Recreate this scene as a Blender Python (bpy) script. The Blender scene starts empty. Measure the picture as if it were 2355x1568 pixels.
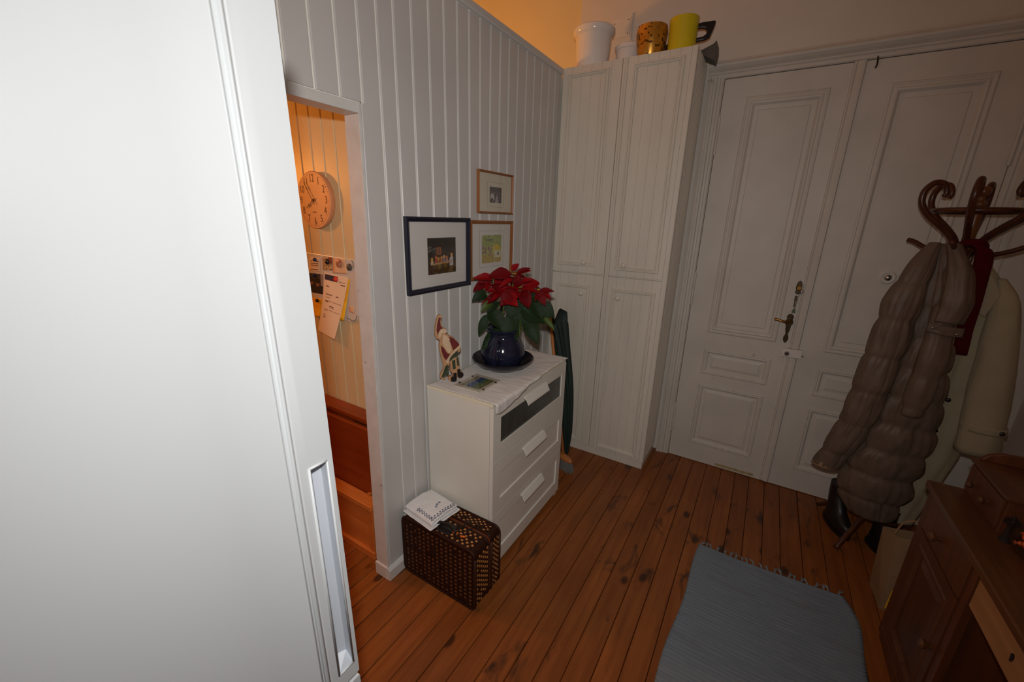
import bpy, bmesh, math, random
from mathutils import Vector, Matrix, noise

random.seed(7)
SC = bpy.context.scene
COL = SC.collection

# ------------------------------------------------------------------ camera
CAM = Vector((1.3436, -1.2211, 1.7465))
yaw, pitch, roll = -0.547, -0.2895, 0.0266
fw = Vector((math.sin(yaw) * math.cos(pitch), math.cos(yaw) * math.cos(pitch), math.sin(pitch)))
rt0 = Vector((math.cos(yaw), -math.sin(yaw), 0))
up0 = rt0.cross(fw)
rt = math.cos(roll) * rt0 + math.sin(roll) * up0
up = -math.sin(roll) * rt0 + math.cos(roll) * up0
cd = bpy.data.cameras.new('camera')
cd.sensor_width = 36.0
cd.lens = 937.63 / 2355 * 36.0
cd.clip_start = 0.02
cam = bpy.data.objects.new('camera', cd)
COL.objects.link(cam)
cam.matrix_world = Matrix(((rt.x, up.x, -fw.x, CAM.x), (rt.y, up.y, -fw.y, CAM.y), (rt.z, up.z, -fw.z, CAM.z), (0, 0, 0, 1)))
SC.camera = cam

# ------------------------------------------------------------------ world, lights, exposure
SC.view_settings.view_transform = 'Standard'
SC.view_settings.look = 'None'
SC.view_settings.gamma = 1
SC.view_settings.use_curve_mapping = False
SC.view_settings.exposure = 0.0
w = bpy.data.worlds.new('world')
SC.world = w
w.use_nodes = True
w.node_tree.nodes['Background'].inputs[0].default_value = (0.9, 0.85, 0.8, 1)
w.node_tree.nodes['Background'].inputs[1].default_value = 0.006


def aim(o, d):
    o.rotation_euler = Vector(d).to_track_quat('-Z', 'Y').to_euler()


fl = bpy.data.lights.new('camera_flash', 'SPOT')           # the flash on the camera's hot shoe
fl.energy = 95
fl.color = (1.0, 0.985, 0.965)
fl.spot_size = math.radians(150)
fl.spot_blend = 1.0
fl.shadow_soft_size = 0.022
fl.use_nodes = True
_n = fl.node_tree.nodes.new('ShaderNodeLightFalloff')
_n.inputs['Strength'].default_value = 1.0
_n.inputs['Smooth'].default_value = 1.45
fl.node_tree.links.new(_n.outputs['Quadratic'], fl.node_tree.nodes['Emission'].inputs['Strength'])
flo = bpy.data.objects.new('camera_flash', fl)
COL.objects.link(flo)
flo.location = CAM + up * 0.13 - rt * 0.02 - fw * 0.03
aim(flo, fw * 1.0 + up * 0.02 - rt * 0.13)

kl = bpy.data.lights.new('kitchen_lamp', 'POINT')           # warm lamp in the kitchen, left of the clock
kl.energy = 29
kl.color = (1.0, 0.34, 0.06)
kl.shadow_soft_size = 0.06
klo = bpy.data.objects.new('kitchen_lamp', kl)
COL.objects.link(klo)
klo.location = (-1.75, -0.62, 2.02)

pl = bpy.data.lights.new('unseen_glow_lamp', 'POINT')            # unseen warm light added behind the partition for the glow above it
pl.energy = 24
pl.color = (1.0, 0.40, 0.06)
pl.shadow_soft_size = 0.06
plo = bpy.data.objects.new('unseen_glow_lamp', pl)
COL.objects.link(plo)
plo.location = (-1.15, 1.0, 2.45)


# ------------------------------------------------------------------ materials
def s2l(c):
    c = c / 255.0
    return c / 12.92 if c <= 0.04045 else ((c + 0.055) / 1.055) ** 2.4


def rgb(r, g, b):
    return (s2l(r), s2l(g), s2l(b), 1)


def mix(a, b, t):
    return tuple(a[i] * (1 - t) + b[i] * t for i in range(3)) + (1,)


MATS = {}


def base(name, rough=0.5, metal=0.0, spec=0.5):
    m = bpy.data.materials.new(name)
    m.use_nodes = True
    nt = m.node_tree
    b = nt.nodes['Principled BSDF']
    b.inputs['Roughness'].default_value = rough
    b.inputs['Metallic'].default_value = metal
    b.inputs['Specular IOR Level'].default_value = spec
    MATS[name] = m
    return m, nt, b


def coords(nt, scale=(1, 1, 1), rnd=False):
    tc = nt.nodes.new('ShaderNodeTexCoord')
    mp = nt.nodes.new('ShaderNodeMapping')
    mp.inputs['Scale'].default_value = scale
    if rnd:
        oi = nt.nodes.new('ShaderNodeObjectInfo')
        mu = nt.nodes.new('ShaderNodeMath')
        mu.operation = 'MULTIPLY'
        mu.inputs[1].default_value = 37.0
        nt.links.new(oi.outputs['Random'], mu.inputs[0])
        ad = nt.nodes.new('ShaderNodeVectorMath')
        ad.operation = 'ADD'
        nt.links.new(tc.outputs['Object'], ad.inputs[0])
        nt.links.new(mu.outputs[0], ad.inputs[1])
        nt.links.new(ad.outputs[0], mp.inputs['Vector'])
    else:
        nt.links.new(tc.outputs['Object'], mp.inputs['Vector'])
    return mp.outputs['Vector']


def nz(nt, vec, scale, detail=3, rough=0.55, dist=0.0):
    n = nt.nodes.new('ShaderNodeTexNoise')
    n.inputs['Scale'].default_value = scale
    n.inputs['Detail'].default_value = detail
    n.inputs['Roughness'].default_value = rough
    n.inputs['Distortion'].default_value = dist
    nt.links.new(vec, n.inputs['Vector'])
    return n.outputs['Fac']


def ramp(nt, fac, stops):
    r = nt.nodes.new('ShaderNodeValToRGB')
    e = r.color_ramp.elements
    while len(e) < len(stops):
        e.new(0.5)
    for k, (p, c) in enumerate(stops):
        e[k].position = p
        e[k].color = c
    nt.links.new(fac, r.inputs['Fac'])
    return r.outputs['Color']


def mixc(nt, fac, a, b, mode='MIX'):
    m = nt.nodes.new('ShaderNodeMix')
    m.data_type = 'RGBA'
    m.blend_type = mode
    for sock, v in ((m.inputs[0], fac), (m.inputs[6], a), (m.inputs[7], b)):
        if hasattr(v, 'links'):
            nt.links.new(v, sock)
        else:
            sock.default_value = v
    return m.outputs[2]


def bump(nt, b, fac, strength, dist=0.002):
    n = nt.nodes.new('ShaderNodeBump')
    n.inputs['Strength'].default_value = strength
    n.inputs['Distance'].default_value = dist
    nt.links.new(fac, n.inputs['Height'])
    nt.links.new(n.outputs['Normal'], b.inputs['Normal'])


def M(name, col, rough=0.5, var=0.12, scale=6.0, bmp=0.0, bscale=90.0, metal=0.0, spec=0.5, stretch=(1, 1, 1), spots=None):
    m, nt, b = base(name, rough, metal, spec)
    v = coords(nt, stretch)
    f = nz(nt, v, scale, 4)
    c = ramp(nt, f, [(0.3, mix(col, (0, 0, 0, 1), var)), (0.7, tuple(min(0.95, q * (1 + var * 0.5)) for q in col[:3]) + (1,))])
    if spots:
        sc, lo, sp, amt = spots
        f2 = nz(nt, v, sc, 2)
        msk = ramp(nt, f2, [(lo, (0, 0, 0, 1)), (lo + 0.05, (amt, amt, amt, 1))])
        c = mixc(nt, msk, c, sp)
    nt.links.new(c, b.inputs['Base Color'])
    if bmp:
        bump(nt, b, nz(nt, v, bscale, 3), bmp)
    return m


def WOOD(name, c1, c2, axis='y', rough=0.45, grain=1.0, knots=0.0, stain=0.0, dark=(0.01, 0.006, 0.003, 1), rnd=True, bmp=0.15, tone=0.0):
    m, nt, b = base(name, rough, 0, 0.4)
    st = {'x': (0.05, 1, 1), 'y': (1, 0.05, 1), 'z': (1, 1, 0.05)}[axis]
    v = coords(nt, st, rnd)
    g = nz(nt, v, 42 * grain, 5, 0.6, 0.35)
    c = ramp(nt, g, [(0.28, c1), (0.72, c2)])
    v2 = coords(nt, {'x': (0.35, 1, 1), 'y': (1, 0.35, 1), 'z': (1, 1, 0.35)}[axis], rnd)
    big = nz(nt, v2, 7, 2)
    c = mixc(nt, ramp(nt, big, [(0.35, (0, 0, 0, 1)), (0.75, (0.55, 0.55, 0.55, 1))]), c, mix(c1, (0, 0, 0, 1), 0.35))
    if tone:
        oi = nt.nodes.new('ShaderNodeObjectInfo')
        c = mixc(nt, ramp(nt, oi.outputs['Random'], [(0, (0, 0, 0, 1)), (1, (tone, tone, tone, 1))]), c, mix(c1, (0, 0, 0, 1), 0.55))
    if knots:
        vo = nt.nodes.new('ShaderNodeTexVoronoi')
        vo.inputs['Scale'].default_value = 5.5
        v3 = coords(nt, {'x': (0.5, 1, 1), 'y': (1, 0.55, 1), 'z': (1, 1, 0.5)}[axis], rnd)
        nt.links.new(v3, vo.inputs['Vector'])
        k = ramp(nt, vo.outputs['Distance'], [(0.045 * knots, (1, 1, 1, 1)), (0.075 * knots, (0, 0, 0, 1))])
        c = mixc(nt, k, c, mix(c1, (0, 0, 0, 1), 0.72))
    if stain:
        v4 = coords(nt, {'x': (0.4, 1, 1), 'y': (1, 0.4, 1), 'z': (1, 1, 0.4)}[axis], rnd)
        s = nz(nt, v4, 9, 5, 0.6, 0.6)
        k = ramp(nt, s, [(0.64 - 0.03 * stain, (0, 0, 0, 1)), (0.73 - 0.02 * stain, (0.85, 0.85, 0.85, 1))])
        c = mixc(nt, k, c, dark)
    nt.links.new(c, b.inputs['Base Color'])
    if bmp:
        bump(nt, b, g, bmp, 0.001)
    return m


def PRINT(name, rough=0.5):
    m, nt, b = base(name, rough)
    a = nt.nodes.new('ShaderNodeAttribute')
    a.attribute_name = 'Col'
    nt.links.new(a.outputs['Color'], b.inputs['Base Color'])
    return m


def GLASS(name, tint=(1, 1, 1, 1), ior=1.45, extra=0.0):
    m = bpy.data.materials.new(name)
    m.use_nodes = True
    nt = m.node_tree
    nt.nodes.clear()
    out = nt.nodes.new('ShaderNodeOutputMaterial')
    tr = nt.nodes.new('ShaderNodeBsdfTransparent')
    tr.inputs['Color'].default_value = tint
    gl = nt.nodes.new('ShaderNodeBsdfGlossy')
    gl.inputs['Roughness'].default_value = 0.02
    lw = nt.nodes.new('ShaderNodeLayerWeight')
    lw.inputs['Blend'].default_value = 0.5
    pw = nt.nodes.new('ShaderNodeMath')
    pw.operation = 'POWER'
    pw.inputs[1].default_value = 4.0
    nt.links.new(lw.outputs['Facing'], pw.inputs[0])
    fr = nt.nodes.new('ShaderNodeMath')
    fr.operation = 'MULTIPLY_ADD'
    fr.inputs[1].default_value = 0.7
    fr.inputs[2].default_value = 0.035 + extra
    nt.links.new(pw.outputs[0], fr.inputs[0])
    mx = nt.nodes.new('ShaderNodeMixShader')
    nt.links.new(fr.outputs[0], mx.inputs[0])
    nt.links.new(tr.outputs[0], mx.inputs[1])
    nt.links.new(gl.outputs[0], mx.inputs[2])
    nt.links.new(mx.outputs[0], out.inputs['Surface'])
    MATS[name] = m
    return m


WHITE_BOARD = M('painted_board', rgb(200, 197, 193), 0.38, 0.07, 2.2, 0.05, 40, spots=(3.2, 0.735, rgb(176, 150, 118), 0.5))
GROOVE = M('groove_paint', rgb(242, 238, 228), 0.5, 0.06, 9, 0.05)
TRIM_WHITE = M('trim_paint', rgb(214, 211, 206), 0.35, 0.1, 14, 0.05, 60, spots=(16, 0.70, rgb(120, 95, 70), 0.6))
DOOR_WHITE = M('old_door_paint', rgb(202, 194, 183), 0.5, 0.1, 3.0, 0.12, 70, spec=0.3, spots=(14, 0.735, rgb(150, 125, 98), 0.5))
CAB_WHITE = M('cabinet_paint', rgb(214, 205, 190), 0.42, 0.09, 5, 0.12, 60, stretch=(1, 1, 0.25))
PLASTER = M('plaster', rgb(210, 200, 188), 0.75, 0.07, 2.0, 0.12, 25)
CEIL = M('ceiling_paint', rgb(225, 220, 212), 0.8, 0.04, 2)
FRIDGE = M('fridge_enamel', rgb(221, 226, 228), 0.34, 0.012, 3, 0.02, 180)
FRIDGE_IN = M('fridge_handle_plastic', rgb(206, 212, 220), 0.45, 0.02, 8)
FRIDGE_GASKET = M('fridge_gasket', rgb(120, 124, 126), 0.6, 0.05, 8)
CHEST = M('chest_white', rgb(226, 221, 209), 0.35, 0.04, 4)
CHEST_EDGE = M('chest_edge', rgb(232, 222, 196), 0.4, 0.05, 8)
FROST = M('frosted_glass', rgb(70, 74, 70), 0.22, 0.35, 9, 0, spec=0.6, stretch=(1, 1, 0.5))
CLOTH = M('white_cloth', rgb(226, 220, 214), 0.85, 0.06, 10, 0.25, 400)
FLOOR = WOOD('floor_pine', rgb(130, 70, 28), rgb(166, 97, 43), 'y', 0.42, 1.0, 1.7, 1.6, (0.022, 0.013, 0.008, 1), True, 0.18, 0.30)
FLOOR_GAP = M('floor_gap', rgb(42, 26, 16), 0.9, 0.3, 20)
TABLE_RED = WOOD('cherry_leaf', rgb(124, 48, 14), rgb(150, 64, 22), 'x', 0.35, 0.7)
PINE = WOOD('orange_pine', rgb(190, 104, 44), rgb(212, 130, 62), 'x', 0.42, 0.8)
DESK = WOOD('dark_pine', rgb(82, 50, 28), rgb(112, 72, 42), 'y', 0.32, 1.0, 0.8)
DESK_END = WOOD('desk_front_pine', rgb(86, 48, 26), rgb(114, 66, 36), 'z', 0.4, 1.0, 0.8)
DESK_LIGHT = WOOD('pale_pine', rgb(150, 110, 70), rgb(178, 134, 88), 'y', 0.5, 1.0)
BENT = WOOD('bentwood', rgb(62, 28, 13), rgb(92, 46, 22), 'z', 0.3, 0.8)
BENT_POLE = WOOD('pole_wood', rgb(96, 54, 24), rgb(128, 78, 38), 'z', 0.28, 0.8)
FRAME_OAK = WOOD('frame_oak', rgb(136, 82, 40), rgb(162, 102, 54), 'z', 0.45, 1.4)
FRAME_BLUE = M('frame_navy', rgb(24, 27, 44), 0.35, 0.2, 12)
MATBOARD = M('mat_board', rgb(212, 208, 202), 0.8, 0.03, 6)
MATBOARD_CREAM = M('mat_board_cream', rgb(206, 198, 178), 0.8, 0.04, 6)
MATLINE = M('mat_line', rgb(120, 112, 100), 0.8, 0.1, 6)
PAINTING = PRINT('printed_picture', 0.55)
PAPERPRINT = PRINT('printed_paper', 0.8)
PANE = GLASS('clear_glass')
BRASS = M('aged_brass', rgb(140, 100, 48), 0.32, 0.45, 26, 0.1, 90, metal=0.9)
BRASS_DARK = M('dark_brass', rgb(72, 58, 38), 0.4, 0.4, 40, 0.1, 90, metal=0.8)
CHROME = M('steel', rgb(190, 190, 188), 0.2, 0.1, 10, metal=1.0)
BLACK = M('black_plastic', rgb(22, 20, 19), 0.35, 0.3, 10)
LEATHER = M('dark_leather', rgb(28, 22, 20), 0.42, 0.3, 14, 0.2, 120)
NAVY_GLAZE = M('navy_glaze', rgb(32, 35, 54), 0.1, 0.4, 22, 0.05, 60, spec=0.5)
NAVY_DARK = M('dark_navy_glaze', rgb(10, 11, 26), 0.1, 0.3, 16, spec=0.4)
WHITE_GLAZE = M('white_glaze', rgb(226, 220, 214), 0.12, 0.04, 6, spec=0.7)
GOLD = M('gold_leaf', rgb(206, 146, 52), 0.3, 0.2, 10, 0.1, 50, metal=0.6, spots=(46, 0.585, rgb(46, 24, 8), 0.9))
YELLOW = M('yellow_glaze', rgb(208, 184, 30), 0.35, 0.06, 8)
SOIL = M('soil', rgb(40, 28, 20), 0.95, 0.4, 60, 0.5)
BRACT = M('red_bract', rgb(136, 4, 12), 0.6, 0.32, 16, 0.3, 70, spec=0.15)
BRACT_DK = M('deep_red_bract', rgb(104, 4, 12), 0.6, 0.32, 16, 0.3, 70, spec=0.15)
LEAF = M('dark_green_leaf', rgb(30, 48, 22), 0.55, 0.35, 16, 0.3, 70, spec=0.2)
LEAF_LT = M('light_green_leaf', rgb(72, 92, 32), 0.45, 0.3, 16, 0.3, 70)
STEM = M('green_stem', rgb(78, 92, 40), 0.55, 0.25, 30)
CYATH = M('yellow_flower', rgb(170, 150, 40), 0.6, 0.3, 60)
TAN_WOOD = M('figurine_edge', rgb(186, 140, 100), 0.6, 0.15, 20)
FIG_RED = M('figurine_red', rgb(104, 22, 24), 0.5, 0.45, 46)
FIG_CREAM = M('figurine_cream', rgb(206, 176, 144), 0.6, 0.12, 40)
FIG_GREEN = M('figurine_green', rgb(46, 62, 40), 0.55, 0.3, 40)
FIG_BLACK = M('figurine_black', rgb(18, 15, 14), 0.4, 0.3, 30)
WICKER_DK = M('dark_wicker', rgb(50, 24, 13), 0.5, 0.3, 60, 0.3, 150, spec=0.2)
WICKER_FRONT = M('front_wicker', rgb(128, 80, 42), 0.5, 0.3, 50, 0.2, 150)  # darker tan for the front strands than for top and end
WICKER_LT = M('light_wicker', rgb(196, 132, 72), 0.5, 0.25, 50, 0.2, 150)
WICKER_LEATHER = M('brown_leather_band', rgb(112, 56, 26), 0.45, 0.25, 20, 0.15, 80)
ORANGE_BEAD = M('orange_toggle', rgb(226, 106, 30), 0.4, 0.15, 20)
EMBROID = M('blue_thread', rgb(48, 58, 92), 0.85, 0.2, 60)
TOWEL = M('linen_towel', rgb(234, 230, 228), 0.88, 0.05, 14, 0.3, 500)
PUFFER = M('brown_down_shell', rgb(104, 86, 72), 0.5, 0.2, 12, 0.6, 26, spec=0.3)
PUFFER_LINE = M('coat_lining', rgb(146, 112, 84), 0.7, 0.15, 14)
TRENCH = M('beige_cotton', rgb(164, 150, 122), 0.8, 0.1, 8, 0.25, 300)
SCARF = M('dark_red_wool', rgb(74, 6, 12), 0.9, 0.2, 14, 0.3, 200, spec=0.1)
GREEN_FAB = M('dark_green_fabric', rgb(20, 40, 34), 0.7, 0.25, 14, 0.2, 80)
BROOM_WOOD = WOOD('broom_wood', rgb(176, 106, 54), rgb(206, 134, 74), 'z', 0.5, 1.0)
BRISTLE = M('grey_bristle', rgb(120, 116, 110), 0.7, 0.3, 200)
RUG_TAS = M('rug_tassel', rgb(134, 142, 148), 0.9, 0.2, 60)
CLOCK_MAT = M('clock_dial', rgb(226, 182, 146), 0.55, 0.05, 5)
CLOCK_RIM = M('clock_rim', rgb(206, 146, 104), 0.45, 0.1, 8)
CLOCK_INK = M('clock_ink', rgb(98, 54, 30), 0.6, 0.1, 8)
BOARD_MET = M('enamel_board', rgb(206, 200, 190), 0.3, 0.04, 5)
MAG_BLUE = M('blue_magnet', rgb(40, 50, 96), 0.3, 0.2, 8)
MAG_RED = M('red_magnet', rgb(214, 56, 30), 0.35, 0.1, 8)
PAPER_YEL = M('yellow_paper', rgb(240, 180, 30), 0.8, 0.06, 8)
PAPER_TAN = M('tan_card', rgb(226, 190, 150), 0.8, 0.06, 8)
KITCHEN_BOARD = M('kitchen_board_paint', rgb(212, 190, 146), 0.42, 0.06, 3, 0.05, 40)
KITCHEN_GROOVE = M('kitchen_groove', rgb(232, 222, 206), 0.5, 0.05, 8)
STEEL_PAINT = M('grey_metal', rgb(84, 78, 70), 0.5, 0.2, 14)
KRAFT = M('kraft_paper', rgb(150, 118, 84), 0.75, 0.1, 8, 0.15, 60)
BOWL_GLASS = GLASS('bowl_glass', (0.92, 0.94, 0.93, 1), 1.5)
CANDY_O = M('orange_wrapper', rgb(226, 92, 26), 0.25, 0.25, 60, 0.3, 120)
CANDY_P = M('purple_wrapper', rgb(92, 72, 140), 0.25, 0.25, 60, 0.3, 120)
CANDY_W = M('white_wrapper', rgb(206, 196, 190), 0.3, 0.2, 60, 0.3, 120)
BRISTLY = M('dark_brown_bristles', rgb(40, 22, 14), 0.8, 0.4, 80)
WHITE_PLATE = M('white_plate', rgb(212, 204, 194), 0.45, 0.04, 8)

# woven rag rug: fine ribs across the width
m, nt, b = base('rag_rug', 0.92, 0, 0.2)
v = coords(nt, (3, 130, 3))
f = nz(nt, v, 2.2, 3, 0.6)
c = ramp(nt, f, [(0.3, rgb(112, 124, 136)), (0.7, rgb(138, 150, 160))])
f2 = nz(nt, coords(nt, (1, 5, 1)), 3, 3)
c = mixc(nt, ramp(nt, f2, [(0.55, (0, 0, 0, 1)), (0.75, (0.4, 0.4, 0.4, 1))]), c, rgb(112, 108, 104))
nt.links.new(c, b.inputs['Base Color'])
bump(nt, b, f, 0.7, 0.004)
RUG = m


# ------------------------------------------------------------------ mesh helpers
class MB:
    def __init__(self):
        self.v, self.f = [], []

    def add(self, vs, fs):
        n = len(self.v)
        self.v += [tuple(p) for p in vs]
        self.f += [tuple(i + n for i in q) for q in fs]
        return self

    def box(self, x0, x1, y0, y1, z0, z1):
        vs = [(x, y, z) for x in (x0, x1) for y in (y0, y1) for z in (z0, z1)]
        return self.add(vs, [(0, 1, 3, 2), (4, 6, 7, 5), (0, 4, 5, 1), (2, 3, 7, 6), (0, 2, 6, 4), (1, 5, 7, 3)])

    def obox(self, mat, sx, sy, sz):
        vs = [mat @ Vector((x * sx / 2, y * sy / 2, z * sz / 2)) for x in (-1, 1) for y in (-1, 1) for z in (-1, 1)]
        return self.add(vs, [(0, 1, 3, 2), (4, 6, 7, 5), (0, 4, 5, 1), (2, 3, 7, 6), (0, 2, 6, 4), (1, 5, 7, 3)])

    def extrude(self, prof, axis, a0, a1, fn=None):
        """prof: closed 2-D outline; axis z: (p,q)=(x,y); x: (y,z); y: (x,z)"""
        g = {'z': lambda p, q, a: (p, q, a), 'x': lambda p, q, a: (a, p, q), 'y': lambda p, q, a: (p, a, q)}[axis]
        n = len(prof)
        vs = [g(p, q, a0) for p, q in prof] + [g(p, q, a1) for p, q in prof]
        if fn:
            vs = [fn(*p) for p in vs]
        fs = [(i, (i + 1) % n, n + (i + 1) % n, n + i) for i in range(n)]
        fs += [tuple(range(n)), tuple(range(2 * n - 1, n - 1, -1))]
        return self.add(vs, fs)

    def rings(self, a0, a1, b0, b1, prof, fn, fill=True):
        vs, fs = [], []
        for ins, o in prof:
            vs += [fn(a0 + ins, b0 + ins, o), fn(a1 - ins, b0 + ins, o), fn(a1 - ins, b1 - ins, o), fn(a0 + ins, b1 - ins, o)]
        for k in range(len(prof) - 1):
            for i in range(4):
                j = (i + 1) % 4
                fs.append((4 * k + i, 4 * k + j, 4 * k + 4 + j, 4 * k + 4 + i))
        if fill:
            k = 4 * (len(prof) - 1)
            fs.append((k, k + 1, k + 2, k + 3))
        return self.add(vs, fs)

    def lathe(self, prof, c, n=32, axis='z'):
        """prof [(r,h)]"""
        vs, fs = [], []
        for r, h in prof:
            for i in range(n):
                t = 2 * math.pi * i / n
                a, bb = r * math.cos(t), r * math.sin(t)
                vs.append({'z': (c[0] + a, c[1] + bb, c[2] + h), 'y': (c[0] + a, c[1] + h, c[2] + bb), 'x': (c[0] + h, c[1] + a, c[2] + bb)}[axis])
        for k in range(len(prof) - 1):
            for i in range(n):
                j = (i + 1) % n
                fs.append((k * n + i, k * n + j, (k + 1) * n + j, (k + 1) * n + i))
        if prof[0][0] > 1e-6:
            fs.append(tuple(range(n - 1, -1, -1)))
        if prof[-1][0] > 1e-6:
            fs.append(tuple((len(prof) - 1) * n + i for i in range(n)))
        return self.add(vs, fs)

    def tube(self, pts, rad, n=8, cap=True):
        pts = [Vector(p) for p in pts]
        if not hasattr(rad, '__len__'):
            rad = [rad] * len(pts)
        vs, fs = [], []
        t0 = (pts[1] - pts[0]).normalized()
        ref = Vector((0, 0, 1)) if abs(t0.z) < 0.9 else Vector((1, 0, 0))
        u = (ref - t0 * ref.dot(t0)).normalized()
        for k, p in enumerate(pts):
            t = (pts[min(k + 1, len(pts) - 1)] - pts[max(k - 1, 0)]).normalized()
            u = (u - t * u.dot(t)).normalized()
            ww = t.cross(u)
            for i in range(n):
                a = 2 * math.pi * i / n
                vs.append(p + (u * math.cos(a) + ww * math.sin(a)) * rad[k])
        for k in range(len(pts) - 1):
            for i in range(n):
                j = (i + 1) % n
                fs.append((k * n + i, k * n + j, (k + 1) * n + j, (k + 1) * n + i))
        if cap:
            fs.append(tuple(range(n - 1, -1, -1)))
            fs.append(tuple((len(pts) - 1) * n + i for i in range(n)))
        return self.add(vs, fs)

    def grid(self, fn, nu, nv):
        vs = [fn(i / nu, j / nv) for j in range(nv + 1) for i in range(nu + 1)]
        fs = [(j * (nu + 1) + i, j * (nu + 1) + i + 1, (j + 1) * (nu + 1) + i + 1, (j + 1) * (nu + 1) + i) for j in range(nv) for i in range(nu)]
        return self.add(vs, fs)

    def build(self, name, mat, parent=None, smooth=False, bevel=0.0, solid=0.0, sub=0, angle=40, origin=None, colors=None, seg=2):
        me = bpy.data.meshes.new(name)
        vs = [Vector(p) for p in self.v]
        if parent is not None:
            off = WORLD[parent.name]
        elif origin is not None:
            off = Vector(origin)
        else:
            xs = [p.x for p in vs]
            ys = [p.y for p in vs]
            off = Vector(((min(xs) + max(xs)) / 2, (min(ys) + max(ys)) / 2, min(p.z for p in vs)))
        me.from_pydata([p - off for p in vs], [], self.f)
        bm = bmesh.new()
        bm.from_mesh(me)
        bmesh.ops.recalc_face_normals(bm, faces=bm.faces)
        bm.to_mesh(me)
        bm.free()
        me.materials.append(mat)
        if smooth:
            for p in me.polygons:
                p.use_smooth = True
            if smooth == 'auto':
                me.set_sharp_from_angle(angle=math.radians(angle))
        if colors:
            ca = me.color_attributes.new('Col', 'FLOAT_COLOR', 'POINT')
            for i, c in enumerate(colors):
                ca.data[i].color = c
        o = bpy.data.objects.new(name, me)
        COL.objects.link(o)
        if parent is not None:
            o.parent = parent
            WORLD[o.name] = off
        else:
            o.location = off
            WORLD[o.name] = off
        if bevel:
            md = o.modifiers.new('bevel', 'BEVEL')
            md.width = bevel
            md.segments = seg
            md.limit_method = 'ANGLE'
            md.angle_limit = math.radians(angle)
        if solid:
            md = o.modifiers.new('solid', 'SOLIDIFY')
            md.thickness = solid
            md.offset = 0
        if sub:
            md = o.modifiers.new('sub', 'SUBSURF')
            md.levels = md.render_levels = sub
        return o


WORLD = {}


def tag(o, label, cat, group=None):
    o['label'] = label
    o['category'] = cat
    if group:
        o['group'] = group
    return o


def thing(name, label, cat, loc, group=None):
    o = bpy.data.objects.new(name, None)
    COL.objects.link(o)
    o.location = loc
    o.empty_display_size = 0.05
    WORLD[o.name] = Vector(loc)
    return tag(o, label, cat, group)


def struct(o, label=None):
    o['kind'] = 'structure'
    if label:
        o['label'] = label
    return o


def spline(pts, n):
    """Catmull-Rom through pts"""
    P = [Vector(p) for p in pts]
    P = [P[0] * 2 - P[1]] + P + [P[-1] * 2 - P[-2]]
    out = []
    for k in range(1, len(P) - 2):
        for i in range(n):
            t = i / n
            a, b_, c_, d = P[k - 1], P[k], P[k + 1], P[k + 2]
            out.append(0.5 * ((2 * b_) + (c_ - a) * t + (2 * a - 5 * b_ + 4 * c_ - d) * t * t + (3 * b_ - a - 3 * c_ + d) * t ** 3))
    out.append(P[-2])
    return out


def lerp_list(L, t):
    x = t * (len(L) - 1)
    i = min(int(x), len(L) - 2)
    return L[i] + (L[i + 1] - L[i]) * (x - i)


def text_mb(body, size, fn, depth=0.0015):
    cu = bpy.data.curves.new('t', 'FONT')
    cu.body = body
    cu.size = size
    cu.align_x = 'CENTER'
    cu.align_y = 'CENTER'
    cu.extrude = depth / 2
    cu.resolution_u = 3
    ob = bpy.data.objects.new('t', cu)
    COL.objects.link(ob)
    dg = bpy.context.evaluated_depsgraph_get()
    me = bpy.data.meshes.new_from_object(ob.evaluated_get(dg))
    mb = MB()
    mb.add([fn(p.co.x, p.co.y, p.co.z + depth / 2) for p in me.vertices], [tuple(p.vertices) for p in me.polygons])
    bpy.data.objects.remove(ob)
    bpy.data.meshes.remove(me)
    bpy.data.curves.remove(cu)
    return mb

# ================================================================== THE ROOM
YB = 1.90            # wall with the doors
XR = 2.62            # right-hand wall
CEIL_Z = 3.6
X_K, Y_F = -2.7, -2.3

# floor: a sub-floor and one plank after another
floor = struct(MB().box(X_K, XR, Y_F, YB + 0.3, -0.06, -0.016).build('floor', FLOOR_GAP, origin=(0, 0, 0)), 'worn orange-brown pine board floor')
edges = [0.075, 0.17, 0.265, 0.362, 0.455, 0.552, 0.646, 0.743, 0.837, 0.931, 1.031, 1.124, 1.218, 1.32, 1.412, 1.501, 1.596, 1.685, 1.788, 1.895, 1.982, 2.08, 2.175, 2.27, 2.365, 2.46, 2.555, XR]
x = 0.075
while x > X_K + 0.1:
    x -= 0.0955 + random.uniform(-0.004, 0.004)
    edges.insert(0, x)
for k in range(len(edges) - 1):
    a, c_ = edges[k] + 0.0013, edges[k + 1] - 0.0013 - random.choice((0, 0, 0.0012))
    dz = random.uniform(-0.0012, 0)
    ch = 0.0018
    MB().extrude([(a, -0.016), (a, dz - ch), (a + ch, dz), (c_ - ch, dz), (c_, dz - ch), (c_, -0.016)], 'y', Y_F, YB).build('plank', FLOOR, floor)

struct(MB().box(X_K, XR, Y_F, YB + 0.3, CEIL_Z, CEIL_Z + 0.1).build('ceiling', CEIL))
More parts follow.
